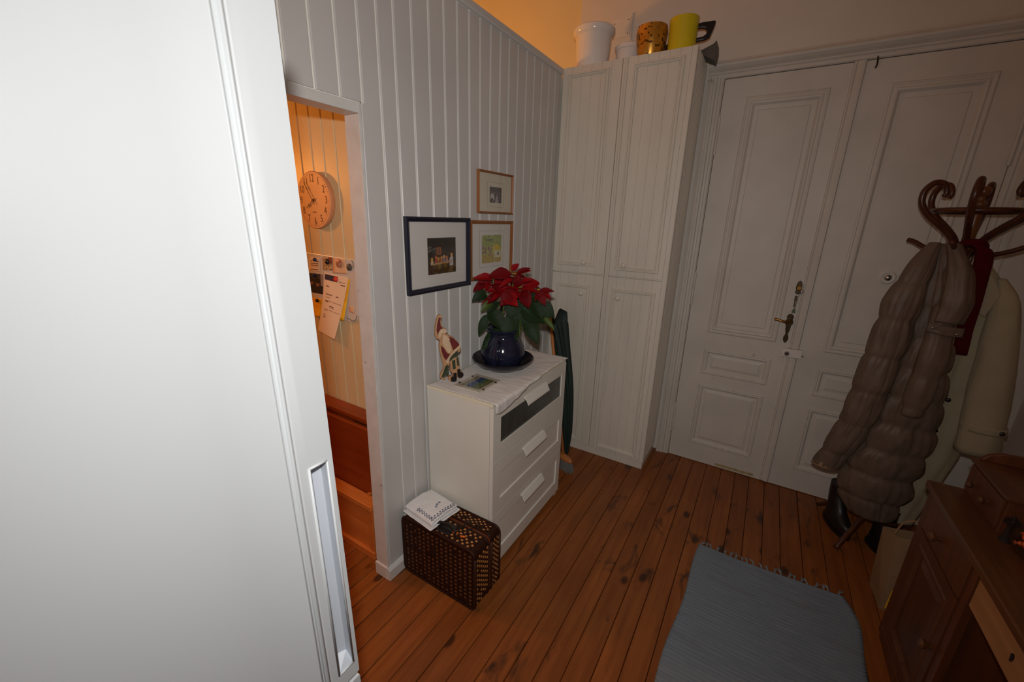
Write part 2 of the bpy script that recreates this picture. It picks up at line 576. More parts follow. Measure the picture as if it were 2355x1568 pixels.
# wall with the doors, stepping back a little left of the partition
wb = MB()
wb.box(-0.058, XR + 0.1, YB, YB + 0.12, 0, CEIL_Z)
wall_back = struct(wb.build('wall_back', PLASTER, origin=(0, YB, 0)))
struct(MB().box(X_K, -0.058, YB + 0.035, YB + 0.12, 0, CEIL_Z).build('wall_back_left', M('glow_tinted_plaster', rgb(214, 194, 146), 0.75, 0.07, 2.0, 0.12, 25)))  # part of the warm glow is put into this yellower plaster colour
struct(MB().box(XR, XR + 0.1, Y_F, YB, 0, CEIL_Z).build('wall_right', PLASTER))
struct(MB().box(X_K - 0.1, XR + 0.1, Y_F - 0.1, Y_F, 0, CEIL_Z).build('wall_front', PLASTER))
struct(MB().box(X_K - 0.1, X_K, Y_F, YB + 0.1, 0, CEIL_Z).build('wall_kitchen_side', PLASTER))

# ---- board partition (wall with the pictures): groove-coloured core, boards proud of it
PT = 2.66            # boards end below the cap rail
JT = 0.08            # thickness of the partition


def jamb_y(z):       # the old door post leans a little
    return -0.146 + 0.025 * z / 2.1


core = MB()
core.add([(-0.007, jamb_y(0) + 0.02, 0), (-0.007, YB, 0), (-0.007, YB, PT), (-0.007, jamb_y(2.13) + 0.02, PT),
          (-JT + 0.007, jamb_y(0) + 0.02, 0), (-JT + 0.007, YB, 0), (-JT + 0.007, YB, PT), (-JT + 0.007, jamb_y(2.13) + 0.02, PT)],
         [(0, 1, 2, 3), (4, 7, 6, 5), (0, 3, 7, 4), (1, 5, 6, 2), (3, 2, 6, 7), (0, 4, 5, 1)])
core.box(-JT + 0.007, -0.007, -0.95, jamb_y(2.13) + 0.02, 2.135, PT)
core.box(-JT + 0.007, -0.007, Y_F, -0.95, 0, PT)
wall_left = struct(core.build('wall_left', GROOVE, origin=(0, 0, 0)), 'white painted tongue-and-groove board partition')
G = [-0.95, -0.855, -0.76, -0.665, -0.57, -0.475, -0.38, -0.285, -0.191, -0.098, -0.012, 0.07, 0.163, 0.262, 0.357, 0.447, 0.534, 0.62, 0.708, 0.795, 0.88, 0.97, 1.065, 1.155, 1.25, 1.345, 1.43, 1.515]
gw = 0.0045


def board_profile(a, c_):
    ch = 0.0025
    return [(-0.007, a), (-ch, a), (0, a + ch), (0, c_ - ch), (-ch, c_), (-0.007, c_)]


for k in range(len(G) - 1):
    a, c_ = G[k] + gw, G[k + 1] - gw
    z0 = 0.0
    if c_ < -0.09:
        z0 = 2.138
    mb = MB()
    if -0.1 < G[k] < -0.09:      # board beside the door post follows its lean
        mb.extrude(board_profile(a, c_), 'z', z0, 2.1360, lambda x, y, z: (x, y + ((jamb_y(min(z, 2.13)) + 0.017) - a if y < -0.05 else 0.0), z))
        MB().extrude(board_profile(a, c_), 'z', 2.1360, PT).build('board', WHITE_BOARD, wall_left)
    else:
        mb.extrude(board_profile(a, c_), 'z', z0, PT)
    mb.build('board', WHITE_BOARD, wall_left)
# boards of the stretch behind the fridge
for k in range(14):
    a = Y_F + 0.096 * k
    if a + 0.09 < -0.95:
        MB().extrude(board_profile(a + gw, a + 0.096 - gw), 'z', 0, PT).build('board', WHITE_BOARD, wall_left)
cap = MB().extrude([(0.008, PT - 0.004), (0.012, PT + 0.004), (0.012, PT + 0.028), (0.006, PT + 0.033), (-JT - 0.006, PT + 0.033), (-JT - 0.012, PT + 0.028), (-JT - 0.012, PT)], 'y', Y_F, 1.52)
cap.build('cap_rail', WHITE_BOARD, wall_left)
# door opening in the partition: post, header, casing strips
tr = MB()
tr.add([(0.0, jamb_y(0), 0), (-JT, jamb_y(0), 0), (-JT, jamb_y(0) + 0.0165, 0), (0.0, jamb_y(0) + 0.0165, 0),
        (0.0, jamb_y(2.1), 2.1), (-JT, jamb_y(2.1), 2.1), (-JT, jamb_y(2.1) + 0.0165, 2.1), (0.0, jamb_y(2.1) + 0.0165, 2.1)],
       [(0, 1, 2, 3), (4, 7, 6, 5), (0, 4, 5, 1), (1, 5, 6, 2), (2, 6, 7, 3), (3, 7, 4, 0)])
t1 = struct(tr.build('trim_1', TRIM_WHITE, bevel=0.002))
t2 = struct(MB().box(-JT, 0.001, -0.95, jamb_y(2.1) + 0.0, 2.10, 2.134).build('trim_2', TRIM_WHITE, bevel=0.002))
cs = MB()
cs.add([(0.003, jamb_y(0) - 0.001, 0.07), (0.003, jamb_y(0) + 0.012, 0.07), (0.003, jamb_y(2.1) + 0.012, 2.132), (0.003, jamb_y(2.1) - 0.001, 2.132),
        (-0.002, jamb_y(0) - 0.001, 0.07), (-0.002, jamb_y(0) + 0.012, 0.07), (-0.002, jamb_y(2.1) + 0.012, 2.132), (-0.002, jamb_y(2.1) - 0.001, 2.132)],
       [(0, 1, 2, 3), (4, 7, 6, 5), (0, 4, 5, 1), (1, 5, 6, 2), (2, 6, 7, 3), (3, 7, 4, 0)])
struct(cs.build('trim_3', TRIM_WHITE, bevel=0.001))
bb = [(0.0, 0.0), (0.017, 0.0), (0.017, 0.055), (0.006, 0.068), (0.0, 0.07)]
struct(MB().extrude(bb, 'y', jamb_y(0) - 0.004, 1.515).build('baseboard_left', TRIM_WHITE))
plinth = struct(MB().box(-JT - 0.004, 0.0005, jamb_y(0) - 0.006, jamb_y(0) + 0.005, 0, 0.072).build('baseboard_post', TRIM_WHITE, bevel=0.002))

# ---- kitchen wall with the clock
YK = 0.09
kc = MB().box(X_K, -JT, YK + 0.007, YK + 0.06, 0, PT)
wall_kitchen = struct(kc.build('wall_kitchen', KITCHEN_GROOVE, origin=(0, 0, 0)), 'cream painted board wall in the kitchen')
KG = []
x = -0.431 + 0.0905 * 3
while x > X_K:
    KG.append(x)
    x -= 0.0905
KG = sorted(KG)
for k in range(len(KG) - 1):
    a, c_ = KG[k] + 0.0035, KG[k + 1] - 0.0035
    ch = 0.0025
    MB().extrude([(a, YK + 0.007), (a, YK + ch), (a + ch, YK), (c_ - ch, YK), (c_, YK + ch), (c_, YK + 0.007)], 'z', 0, PT).build('board', KITCHEN_BOARD, wall_kitchen)

# ---- double door in the back wall
YD = 1.88


def fy(a, b_, o):
    return (a, YD - o, b_)


BIG = [(0, 0), (0.006, 0.006), (0.012, 0.007), (0.017, 0.003), (0.024, 0.003), (0.032, 0.008), (0.040, 0.006), (0.047, -0.002), (0.052, -0.008), (0.075, -0.009), (0.080, -0.005)]
SML = [(0, 0), (0.005, 0.006), (0.011, 0.007), (0.015, 0.002), (0.022, 0.004), (0.028, 0.001), (0.034, -0.009), (0.044, -0.009), (0.060, -0.004), (0.064, -0.001)]


def door_leaf(name, x0, x1, panels, z1=2.60):
    zs = sorted({0.004, z1} | {p[2] for p in panels} | {p[3] for p in panels})
    pa, pb = panels[0][0], panels[0][1]
    mb = MB()
    xs = [x0, pa, pb, x1]
    hole = {(p[2], p[3]) for p in panels}
    for i in range(3):
        for j in range(len(zs) - 1):
            if i == 1 and (zs[j], zs[j + 1]) in hole:
                continue
            mb.add([fy(xs[i], zs[j], 0), fy(xs[i + 1], zs[j], 0), fy(xs[i + 1], zs[j + 1], 0), fy(xs[i], zs[j + 1], 0)], [(0, 1, 2, 3)])
    mb.add([(x0, YD, 0.004), (x0, YB, 0.004), (x0, YB, z1), (x0, YD, z1)], [(0, 1, 2, 3)])
    mb.add([(x1, YD, 0.004), (x1, YB, 0.004), (x1, YB, z1), (x1, YD, z1)], [(0, 1, 2, 3)])
    o = struct(mb.build(name, DOOR_WHITE, origin=((x0 + x1) / 2, YD, 0)))
    for (a, c_, z0, z2) in panels:
        MB().rings(a, c_, z0, z2, BIG if z2 - z0 > 1 else SML, fy).build('panel', DOOR_WHITE, o)
    return o


d1 = door_leaf('door_1', 0.937, 1.600, [(1.068, 1.482, 1.018, 2.492), (1.068, 1.482, 0.712, 0.903), (1.068, 1.482, 0.150, 0.636)])
d1['label'] = 'left leaf of the white panelled double door with brass lever'
d2 = door_leaf('door_2', 1.606, 2.262, [(1.732, 2.136, 1.000, 2.482), (1.732, 2.136, 0.704, 0.897), (1.732, 2.136, 0.160, 0.623)])
d2['label'] = 'right leaf of the white panelled double door behind the coats'
# cover strip at the meeting edge
ast = [(1.560, YD), (1.562, YD - 0.010), (1.569, YD - 0.014), (1.575, YD - 0.008), (1.583, YD - 0.012), (1.596, YD - 0.020), (1.608, YD - 0.018), (1.614, YD - 0.006), (1.614, YD)]
MB().extrude(ast, 'z', 0.012, 0.935).build('cover_strip', DOOR_WHITE, d1)
MB().extrude(ast, 'z', 0.995, 2.602).build('cover_strip', DOOR_WHITE, d1)
for (x0, x1, z1, door) in ((0.934, 0.94, 2.406, d1), (0.934, 0.94, 1.431, d1), (0.934, 0.94, 0.438, d1), (2.258, 2.264, 2.291, d2), (2.258, 2.264, 1.35, d2), (2.258, 2.264, 0.43, d2)):
    h = MB()
    xm = (x0 + x1) / 2
    h.lathe([(0.0, 0), (0.006, 0.003), (0.008, 0.012), (0.008, 0.110), (0.0065, 0.114), (0.0065, 0.118), (0.008, 0.122), (0.008, 0.218), (0.006, 0.230), (0.0, 0.235)], (xm, YD - 0.007, z1 - 0.235), 10)
    h.build('hinge', DOOR_WHITE, door, smooth='auto')
# worn bare strips and small fittings
MB().box(1.27, 1.52, YD - 0.0035, YD + 0.001, 0.016, 0.034).build('threshold_strip', M('bare_strip', rgb(176, 156, 112), 0.5, 0.3, 40), d1)
hk = MB().tube([(1.652, YD - 0.003, 2.62), (1.655, YD - 0.012, 2.60), (1.657, YD - 0.012, 2.575), (1.654, YD - 0.004, 2.56)], 0.004, 6)
hk.build('latch_hook', BRASS_DARK, d2)
# lock plate with lever
PLATE = [(0, 0.095), (0.012, 0.090), (0.019, 0.075), (0.015, 0.060), (0.022, 0.045), (0.021, 0.030), (0.014, 0.018), (0.012, -0.010), (0.008, -0.030), (0.007, -0.040), (0.013, -0.055), (0.014, -0.072), (0.008, -0.090), (0, -0.098)]
pts = PLATE + [(-a, c_) for a, c_ in PLATE[-2:0:-1]]
pp = MB().extrude([(1.530 + a, 1.122 + c_) for a, c_ in pts], 'y', YD - 0.008, YD)
plate = pp.build('handle_plate', BRASS_DARK, d1, bevel=0.003)
lv = MB().tube([(1.530, YD - 0.004, 1.175), (1.530, YD - 0.045, 1.175)], 0.009, 12)
lv.tube(spline([(1.530, YD - 0.045, 1.172), (1.515, YD - 0.055, 1.170), (1.49, YD - 0.058, 1.174), (1.462, YD - 0.056, 1.180), (1.446, YD - 0.054, 1.180)], 4), [0.008] * 8 + [0.0075] * 4 + [0.008] * 3 + [0.009, 0.007], 10)
lv.build('lever', BRASS, plate, smooth=True)
# cylinder escutcheon
ESC = [(0, 0.045), (0.010, 0.036), (0.014, 0.020), (0.016, 0.0), (0.012, -0.018), (0.016, -0.028), (0.008, -0.040), (0, -0.042)]
pts = ESC + [(-a, c_) for a, c_ in ESC[-2:0:-1]]
esc = MB().extrude([(1.540 + a, 1.385 + c_) for a, c_ in pts], 'y', YD - 0.008, YD).build('escutcheon', BRASS_DARK, d1, bevel=0.003)
MB().lathe([(0, -0.010), (0.008, -0.010), (0.009, 0.0)], (1.540, YD - 0.008, 1.392), 14, 'y').build('lock_cylinder', BRASS, esc)
# keys hanging from the cylinder
ky = thing('key_bunch', 'bunch of keys with a green tag hanging in the door lock', 'keys', (1.540, YD - 0.03, 1.230))
MB().tube([(1.540, YD - 0.006, 1.394), (1.540, YD - 0.030, 1.394)], 0.0022, 6).build('key_in_lock', BRASS, ky)
MB().lathe([(0, -0.002), (0.011, -0.002), (0.013, 0.0), (0.011, 0.002), (0, 0.002)], (1.540, YD - 0.036, 1.386), 16, 'y').build('key_head', BRASS, ky)
rgp = [(1.552 + 0.013 * math.cos(t), YD - 0.036, 1.366 + 0.013 * math.sin(t)) for t in [q * math.pi / 9 for q in range(19)]]
MB().tube(rgp, 0.0014, 6, False).build('key_ring', BRASS_DARK, ky)
MB().box(1.528, 1.541, YD - 0.038, YD - 0.034, 1.306, 1.338).build('key_head', BRASS_DARK, ky, bevel=0.001)
MB().box(1.530, 1.537, YD - 0.038, YD - 0.034, 1.268, 1.306).build('key_blade', BRASS_DARK, ky)
MB().tube([(1.549, YD - 0.036, 1.352), (1.545, YD - 0.037, 1.315), (1.540, YD - 0.038, 1.258)], 0.0032, 6).build('key_blade', CHROME, ky)
MB().extrude([(1.535, 1.260), (1.543, 1.260), (1.549, 1.236), (1.546, 1.230), (1.530, 1.230), (1.527, 1.236)], 'y', YD - 0.040, YD - 0.034).build('tag', M('green_tag', rgb(70, 96, 60), 0.4, 0.1, 20), ky, bevel=0.001)
# screw hole left of the meeting edge and white rim-lock box
rl = MB().box(1.524, 1.634, YD - 0.026, YD, 0.938, 0.993).build('rim_lock', WHITE_PLATE, d1, bevel=0.003)
MB().lathe([(0, -0.012), (0.011, -0.012), (0.014, -0.008), (0.015, 0.0)], (1.553, YD - 0.026, 0.962), 18, 'y').build('turn_knob', CHROME, rl, smooth='auto')
MB().lathe([(0, -0.006), (0.004, -0.006), (0.004, 0)], (1.640, YD - 0.003, 0.952), 8, 'y').build('screw', BRASS_DARK, d1)
# round bell plate on the right leaf
ros = MB().lathe([(0, -0.006), (0.022, -0.006), (0.030, -0.012), (0.036, -0.009), (0.040, 0.0)], (1.940, YD + 0.006, 1.485), 32, 'y').build('bell_plate', WHITE_PLATE, d2, smooth='auto')
MB().lathe([(0, -0.016), (0.012, -0.014), (0.017, -0.010), (0.019, -0.004)], (1.943, YD + 0.004, 1.484), 20, 'y').build('bell_push', CHROME, ros, smooth='auto')
# casing: stepped sides and cornice head
side = [(0.842, YB), (0.842, YD - 0.022), (0.852, YD - 0.026), (0.862, YD - 0.016), (0.872, YD - 0.012), (0.876, YD - 0.018), (0.890, YD - 0.018), (0.896, YD - 0.008), (0.908, YD - 0.006), (0.914, YD - 0.011), (0.926, YD - 0.009), (0.933, YD - 0.001), (0.936, YB)]
struct(MB().extrude(side, 'z', 0, 2.62).build('trim_4', DOOR_WHITE))
struct(MB().extrude([(0.937 + 2.262 - p, q) for p, q in side], 'z', 0, 2.62).build('trim_5', DOOR_WHITE))
head = [(YB, 2.604), (YD - 0.001, 2.604), (YD - 0.009, 2.609), (YD - 0.009, 2.626), (YD - 0.018, 2.632), (YD - 0.018, 2.640), (YD - 0.012, 2.646), (YD - 0.026, 2.654), (YD - 0.040, 2.666), (YD - 0.044, 2.676), (YD - 0.040, 2.684), (YD - 0.014, 2.694), (YD - 0.010, 2.706), (YB, 2.712)]
struct(MB().extrude(head, 'x', 0.836, 2.36).build('trim_6', DOOR_WHITE), 'stepped white cornice above the double door')
# blanking plate with screws high on the back wall
bp = tag(MB().box(0.180, 0.300, YB - 0.004, YB, 2.945, 3.056).build('blanking_plate', WHITE_PLATE, bevel=0.001), 'square white cover plate screwed to the wall above the jars', 'wall plate')
for px, pz in ((0.190, 3.030), (0.286, 3.040), (0.286, 2.962)):
    MB().lathe([(0, -0.0055), (0.0035, -0.0055), (0.0035, 0)], (px, YB, pz), 8, 'y').build('screw', STEEL_PAINT, bp)
cb = MB().tube([(0.31, YB - 0.006, 3.07), (0.312, YB - 0.006, 2.92), (0.33, YB - 0.006, 2.905), (0.70, YB - 0.006, 2.92)], 0.006, 6)
tag(cb.build('wall_conduit', PLASTER), 'thin painted conduit running behind the pots above the cabinet', 'conduit')

# ================================================================== FRIDGE
fr = thing('refrigerator', 'tall white fridge-freezer filling the left of the view', 'refrigerator', (0.45, -1.17, 0))
MB().box(0.11, 0.735, -1.462, -0.882, 0.02, 2.0).build('cabinet', FRIDGE, fr, bevel=0.006)
ft = MB()
for fx in (0.16, 0.68):
    for fyy in (-1.42, -0.93):
        MB().lathe([(0.02, 0), (0.02, 0.012), (0.012, 0.022)], (fx, fyy, 0), 10).build('foot', BLACK, fr)


def lean(z):
    return -0.0118 * (z - 0.88)


def fridge_door(z0, z1, h0, h1, name):
    """front faces +x; handle recess on the far edge"""
    XF = 0.797
    prof = []           # (y, x) across the front, from the near edge to the far edge
    prof.append((-1.470, 0.742))
    prof.append((-1.470, XF - 0.012))
    for k in range(9):
        t = k / 8
        prof.append((-1.462 + t * (1.462 - 0.944), XF - 0.002 + 0.004 * math.sin(math.pi * t)))
    prof += [(-0.9415, XF - 0.001), (-0.9395, XF - 0.0045), (-0.9345, XF - 0.0045), (-0.9325, XF + 0.0005), (-0.9295, XF + 0.0005), (-0.9275, XF - 0.003), (-0.924, XF - 0.002)]
    mb = MB()
    zs = [z0, z1]

    def P(y, x, z):
        return (x, y + lean(z), z)
    ins = [0.0, 0.0]
    rows = [[P(y, x - (i_ if x > 0.75 else 0), z) for y, x in prof] for z, i_ in zip(zs, ins)]
    n = len(prof)
    vs = [p for r in rows for p in r]
    fs = []
    for j in range(1):
        for i in range(n - 1):
            fs.append((j * n + i, j * n + i + 1, (j + 1) * n + i + 1, (j + 1) * n + i))
    mb.add(vs, fs)
    # top and bottom
    for r in (rows[0], rows[1]):
        mb.add([r[0]] + r[1:] + [P(-0.924, 0.742, r[0][2])], [tuple(range(n + 1))])
    # handle strip with the recess
    a, c_, d_, e_ = -0.924, -0.9095, -0.8785, -0.8685
    ys = [a, c_, d_, e_]
    zz = [z0, h0, h1, z1]
    xf = XF - 0.002
    for i in range(3):
        for j in range(3):
            if i == 1 and j == 1:
                continue
            mb.add([P(ys[i], xf, zz[j]), P(ys[i + 1], xf, zz[j]), P(ys[i + 1], xf, zz[j + 1]), P(ys[i], xf, zz[j + 1])], [(0, 1, 2, 3)])
    mb.add([P(e_, xf, z0), P(e_, 0.742, z0), P(e_, 0.742, z1), P(e_, xf, z1)], [(0, 1, 2, 3)])
    mb.add([P(a, xf, z0), P(a, 0.742, z0), P(e_, 0.742, z0), P(e_, xf, z0)], [(0, 1, 2, 3)])
    mb.add([P(a, xf, z1), P(a, 0.742, z1), P(e_, 0.742, z1), P(e_, xf, z1)], [(0, 1, 2, 3)])
    o = mb.build('door', FRIDGE, fr)
    bm = bmesh.new()
    bm.from_mesh(o.data)
    bmesh.ops.remove_doubles(bm, verts=bm.verts, dist=0.0003)
    bmesh.ops.recalc_face_normals(bm, faces=bm.faces)
    bm.to_mesh(o.data)
    bm.free()
    md = o.modifiers.new('bevel', 'BEVEL')
    md.width = 0.0025
    md.segments = 2
    md.limit_method = 'ANGLE'
    md.angle_limit = math.radians(40)
    for p in o.data.polygons:
        p.use_smooth = True
    o.data.set_sharp_from_angle(angle=math.radians(50))
    # recess: sloping pocket
    xb = XF - 0.032
    rc = MB()
    f0 = [P(c_, xf, h0), P(d_, xf, h0), P(d_, xf, h1), P(c_, xf, h1)]
    b0 = [P(c_ + 0.003, xb, h0 + 0.020), P(d_ - 0.001, xb + 0.012, h0 + 0.020), P(d_ - 0.001, xb + 0.012, h1 - 0.006), P(c_ + 0.003, xb, h1 - 0.006)]
    rc.add(f0 + b0, [(0, 1, 5, 4), (1, 2, 6, 5), (2, 3, 7, 6), (3, 0, 4, 7), (4, 5, 6, 7)])
    rc.build('handle_recess', FRIDGE_IN, o)
    lip = MB()
    for q in range(4):
        p0, p1 = Vector(f0[q]), Vector(f0[(q + 1) % 4])
        lip.tube([p0, p1], 0.0022, 8)
    lip.build('recess_lip', FRIDGE, o, smooth=True)
    return o


fridge_door(0.884, 1.995, 0.919, 1.367, 'upper')
fridge_door(0.075, 0.872, 0.40, 0.835, 'lower')
MB().box(0.738, 0.7425, -1.455, -0.885, 0.08, 1.99).build('gasket', FRIDGE_GASKET, fr)

# ================================================================== BUILT-IN CABINET beside the doors
cb = thing('tall_cupboard', 'tall white panelled cupboard in the corner beside the double door', 'cupboard', (0.41, 1.70, 0))
CX1, CY, CH = 0.823, 1.516, 2.690
MB().box(0.014, CX1 - 0.016, CY + 0.022, YB - 0.014, 0.065, CH).build('carcass', CAB_WHITE, cb)
MB().box(0.02, CX1 - 0.008, CY + 0.016, YB - 0.02, 0, 0.066).build('plinth', CAB_WHITE, cb, bevel=0.002)
# reeded side
ribs = [(CX1 - 0.016, YB - 0.012), (CX1 - 0.016, CY + 0.022)]
k = 0
yy = CY + 0.022
prof = [(CX1 - 0.0165, CY + 0.022)]
while yy < YB - 0.034:
    prof += [(CX1 - 0.013, yy), (CX1 - 0.004, yy + 0.004), (CX1 - 0.0005, yy + 0.012), (CX1 - 0.0005, yy + 0.020), (CX1 - 0.004, yy + 0.028), (CX1 - 0.013, yy + 0.032)]
    yy += 0.0385
prof += [(CX1 - 0.013, yy - 0.0065), (CX1 - 0.0165, yy - 0.0065)]
MB().extrude(prof, 'z', 0.065, CH).build('reeded_side', CAB_WHITE, cb)
MB().extrude([(CX1 - 0.03, CY), (CX1 - 0.004, CY), (CX1, CY + 0.004), (CX1, CY + 0.021), (CX1 - 0.03, CY + 0.021)], 'z', 0.065, CH).build('corner_strip', CAB_WHITE, cb)
MB().extrude([(0.404, CY + 0.022), (0.404, CY + 0.004), (0.408, CY), (0.418, CY), (0.421, CY + 0.004), (0.424, CY), (0.432, CY), (0.436, CY + 0.004), (0.436, CY + 0.022)], 'z', 0.065, CH).build('middle_strip', CAB_WHITE, cb)


def cab_door(x0, x1, z0, z1, mx0, mx1, mz0, mz1, kx, kz, n):
    dr = MB().box(x0, x1, CY + 0.003, CY + 0.0215, z0, z1).build('door', CAB_WHITE, cb)
    bw = (x1 - x0) / n
    for i in range(n):
        a, c_ = x0 + i * bw + (0.0004 if i else 0), x0 + (i + 1) * bw - (0.0004 if i < n - 1 else 0)
        ch = 0.0016
        MB().extrude([(a, CY + 0.003), (a, CY + ch), (a + ch, CY), (c_ - ch, CY), (c_, CY + ch), (c_, CY + 0.003)], 'z', z0, z1).build('board', CAB_WHITE, dr)
    mo = [(0, 0), (0.0, 0.008), (0.003, 0.012), (0.009, 0.012), (0.012, 0.004), (0.016, 0.004), (0.019, 0.009), (0.023, 0.006), (0.024, 0.0)]
    MB().rings(mx0, mx1, mz0, mz1, mo, lambda a, b_, o: (a, CY - o, b_), False).build('moulding', CAB_WHITE, dr)
    MB().lathe([(0, -0.028), (0.010, -0.028), (0.016, -0.024), (0.018, -0.018), (0.014, -0.012), (0.008, -0.008), (0.008, 0)], (kx, CY, kz), 20, 'y').build('knob', CAB_WHITE, dr, smooth='auto')


cab_door(0.012, 0.402, 1.398, CH - 0.001, 0.050, 0.325, 1.445, 2.650, 0.252, 1.472, 6)
cab_door(0.438, CX1 - 0.031, 1.398, CH - 0.001, 0.474, 0.762, 1.436, 2.650, 0.536, 1.472, 6)
cab_door(0.012, 0.402, 0.068, 1.388, 0.055, 0.312, 0.090, 1.312, 0.250, 1.254, 6)
cab_door(0.438, CX1 - 0.031, 0.068, 1.388, 0.468, 0.762, 0.090, 1.312, 0.520, 1.250, 6)

# ---- pots on the cupboard
ZT = CH


def pot(name, label, prof, c, mat, cat, n=36):
    return tag(MB().lathe(prof, c, n).build(name, mat, smooth='auto', origin=c), label, cat)


pot('ceramic_crock', 'large white ceramic crock with flared rim on top of the cupboard', [(0, 0), (0.098, 0), (0.102, 0.01), (0.112, 0.15), (0.116, 0.19), (0.128, 0.198), (0.133, 0.208), (0.133, 0.228), (0.126, 0.236), (0.117, 0.232), (0.112, 0.20), (0.10, 0.02), (0, 0.015)], (0.147, 1.66, ZT), WHITE_GLAZE, 'pot')
pot('ceramic_bowl', 'small white ceramic pot between the crock and the gold pot', [(0, 0), (0.068, 0), (0.074, 0.01), (0.078, 0.10), (0.085, 0.106), (0.085, 0.126), (0.080, 0.130), (0.074, 0.126), (0.070, 0.02), (0, 0.015)], (0.362, 1.725, ZT), WHITE_GLAZE, 'pot')
pot('gold_flowerpot', 'mottled gold flowerpot on top of the cupboard', [(0, 0), (0.068, 0), (0.072, 0.01), (0.086, 0.09), (0.090, 0.14), (0.086, 0.168), (0.080, 0.166), (0.082, 0.12), (0.066, 0.02), (0, 0.015)], (0.528, 1.63, ZT), GOLD, 'pot')
ym = thing('yellow_jug', 'bright yellow jug with angular black handle on the cupboard', 'jug', (0.706, 1.63, ZT))
MB().lathe([(0, 0), (0.072, 0), (0.076, 0.004), (0.079, 0.17), (0.080, 0.176), (0.076, 0.176), (0.072, 0.02), (0, 0.015)], (0.706, 1.63, ZT), 40).build('body', YELLOW, ym, smooth='auto')
hd = [(0.074, 0.146), (0.10, 0.150), (0.160, 0.152), (0.168, 0.146), (0.158, 0.108), (0.146, 0.075), (0.120, 0.064), (0.074, 0.060), (0.074, 0.076), (0.108, 0.080), (0.124, 0.090), (0.128, 0.108), (0.118, 0.120), (0.098, 0.124), (0.074, 0.122)]
ang = math.radians(12)


def jug(px, py, pz):
    return (0.706 + px * math.cos(ang) - py * math.sin(ang), 1.63 + px * math.sin(ang) + py * math.cos(ang), ZT + pz)


MB().extrude(hd, 'y', -0.013, 0.013, jug).build('handle', BLACK, ym, bevel=0.004)
tag(MB().lathe([(0, 0), (0.05, 0), (0.055, 0.01), (0.057, 0.10), (0.052, 0.10), (0.05, 0.02), (0, 0.015)], (0.632, 1.765, ZT), 20).build('dark_pot', BLACK, smooth='auto'), 'small black pot half hidden behind the gold flowerpot', 'pot')
bx = MB().extrude([(0.80, ZT), (0.826, ZT), (0.848, ZT - 0.012), (0.882, ZT - 0.03), (0.888, ZT + 0.022), (0.882, ZT + 0.07), (0.868, ZT + 0.055), (0.80, ZT + 0.03)], 'y', 1.70, 1.82)
tag(bx.build('dark_box', STEEL_PAINT, bevel=0.003), 'dark grey metal bracket box jutting from the cupboard top by the door', 'box')

# ================================================================== CHEST OF DRAWERS
CXF, Y0, Y1 = 0.418, 0.156, 0.936
ch_ = thing('chest_of_drawers', 'white chest of three drawers with a frosted glass strip', 'chest of drawers', (0.22, 0.545, 0))
sd = MB()
MB().box(0.019, CXF - 0.022, Y0, Y0 + 0.018, 0, 0.935).build('side_panel', CHEST, ch_, bevel=0.001)
MB().box(0.019, CXF - 0.022, Y1 - 0.018, Y1, 0, 0.935).build('side_panel', CHEST, ch_, bevel=0.001)
MB().box(0.019, 0.030, Y0 + 0.018, Y1 - 0.018, 0.06, 0.935).build('back_panel', CHEST, ch_)
MB().box(0.019, CXF - 0.004, Y0 - 0.001, Y1 + 0.001, 0.935, 0.952).build('top_panel', CHEST_EDGE, ch_, bevel=0.002)
MB().box(0.03, CXF - 0.04, Y0 + 0.018, Y1 - 0.018, 0.06, 0.075).build('bottom_panel', CHEST, ch_)
MB().box(CXF - 0.03, CXF - 0.012, Y1 - 0.03, Y1 - 0.006, 0, 0.03).build('foot', CHEST, ch_)


def fx(a, b_, o):
    return (CXF + o, a, b_)


def drawer(z0, z1, p0, p1, pane):
    ya, yb, pa, pb = Y0 + 0.001, Y1 - 0.001, Y0 + 0.064, Y1 - 0.052
    mb = MB()
    ys, zs = [ya, pa, pb, yb], [z0, p0, p1, z1]
    for i in range(3):
        for j in range(3):
            if i == 1 and j == 1:
                continue
            mb.add([fx(ys[i], zs[j], 0), fx(ys[i + 1], zs[j], 0), fx(ys[i + 1], zs[j + 1], 0), fx(ys[i], zs[j + 1], 0)], [(0, 1, 2, 3)])
    for q in ([(ya, z0), (yb, z0)], [(yb, z0), (yb, z1)], [(yb, z1), (ya, z1)], [(ya, z1), (ya, z0)]):
        mb.add([fx(*q[0], 0), fx(*q[1], 0), fx(*q[1], -0.02), fx(*q[0], -0.02)], [(0, 1, 2, 3)])
    for q in ([(pa, p0), (pb, p0)], [(pb, p0), (pb, p1)], [(pb, p1), (pa, p1)], [(pa, p1), (pa, p0)]):
        mb.add([fx(*q[0], 0), fx(*q[1], 0), fx(*q[1], -0.007), fx(*q[0], -0.007)], [(0, 1, 2, 3)])
    o = mb.build('drawer', CHEST, ch_)
    MB().box(CXF - 0.012, CXF - 0.007, pa, pb, p0, p1).build('glass_strip' if pane else 'panel', FROST if pane else CHEST, o)
    # thin shadow joints in the frame
    yc = (Y0 + Y1) / 2 + 0.005
    zh = p1 + 0.012
    hp = [(CXF - 0.001, zh + 0.012), (CXF + 0.007, zh + 0.013), (CXF + 0.026, zh - 0.022), (CXF + 0.027, zh - 0.030), (CXF + 0.024, zh - 0.031), (CXF + 0.020, zh - 0.020), (CXF + 0.005, zh + 0.006), (CXF - 0.001, zh + 0.005)]
    MB().extrude(hp, 'y', yc - 0.118, yc + 0.118).build('handle', CHEST, o, bevel=0.001)
    return o


drawer(0.648, 0.932, 0.727, 0.866, True)
drawer(0.347, 0.645, 0.422, 0.572, False)
drawer(0.035, 0.344, 0.118, 0.286, False)

# ---- cloth over the chest
random.seed(3)


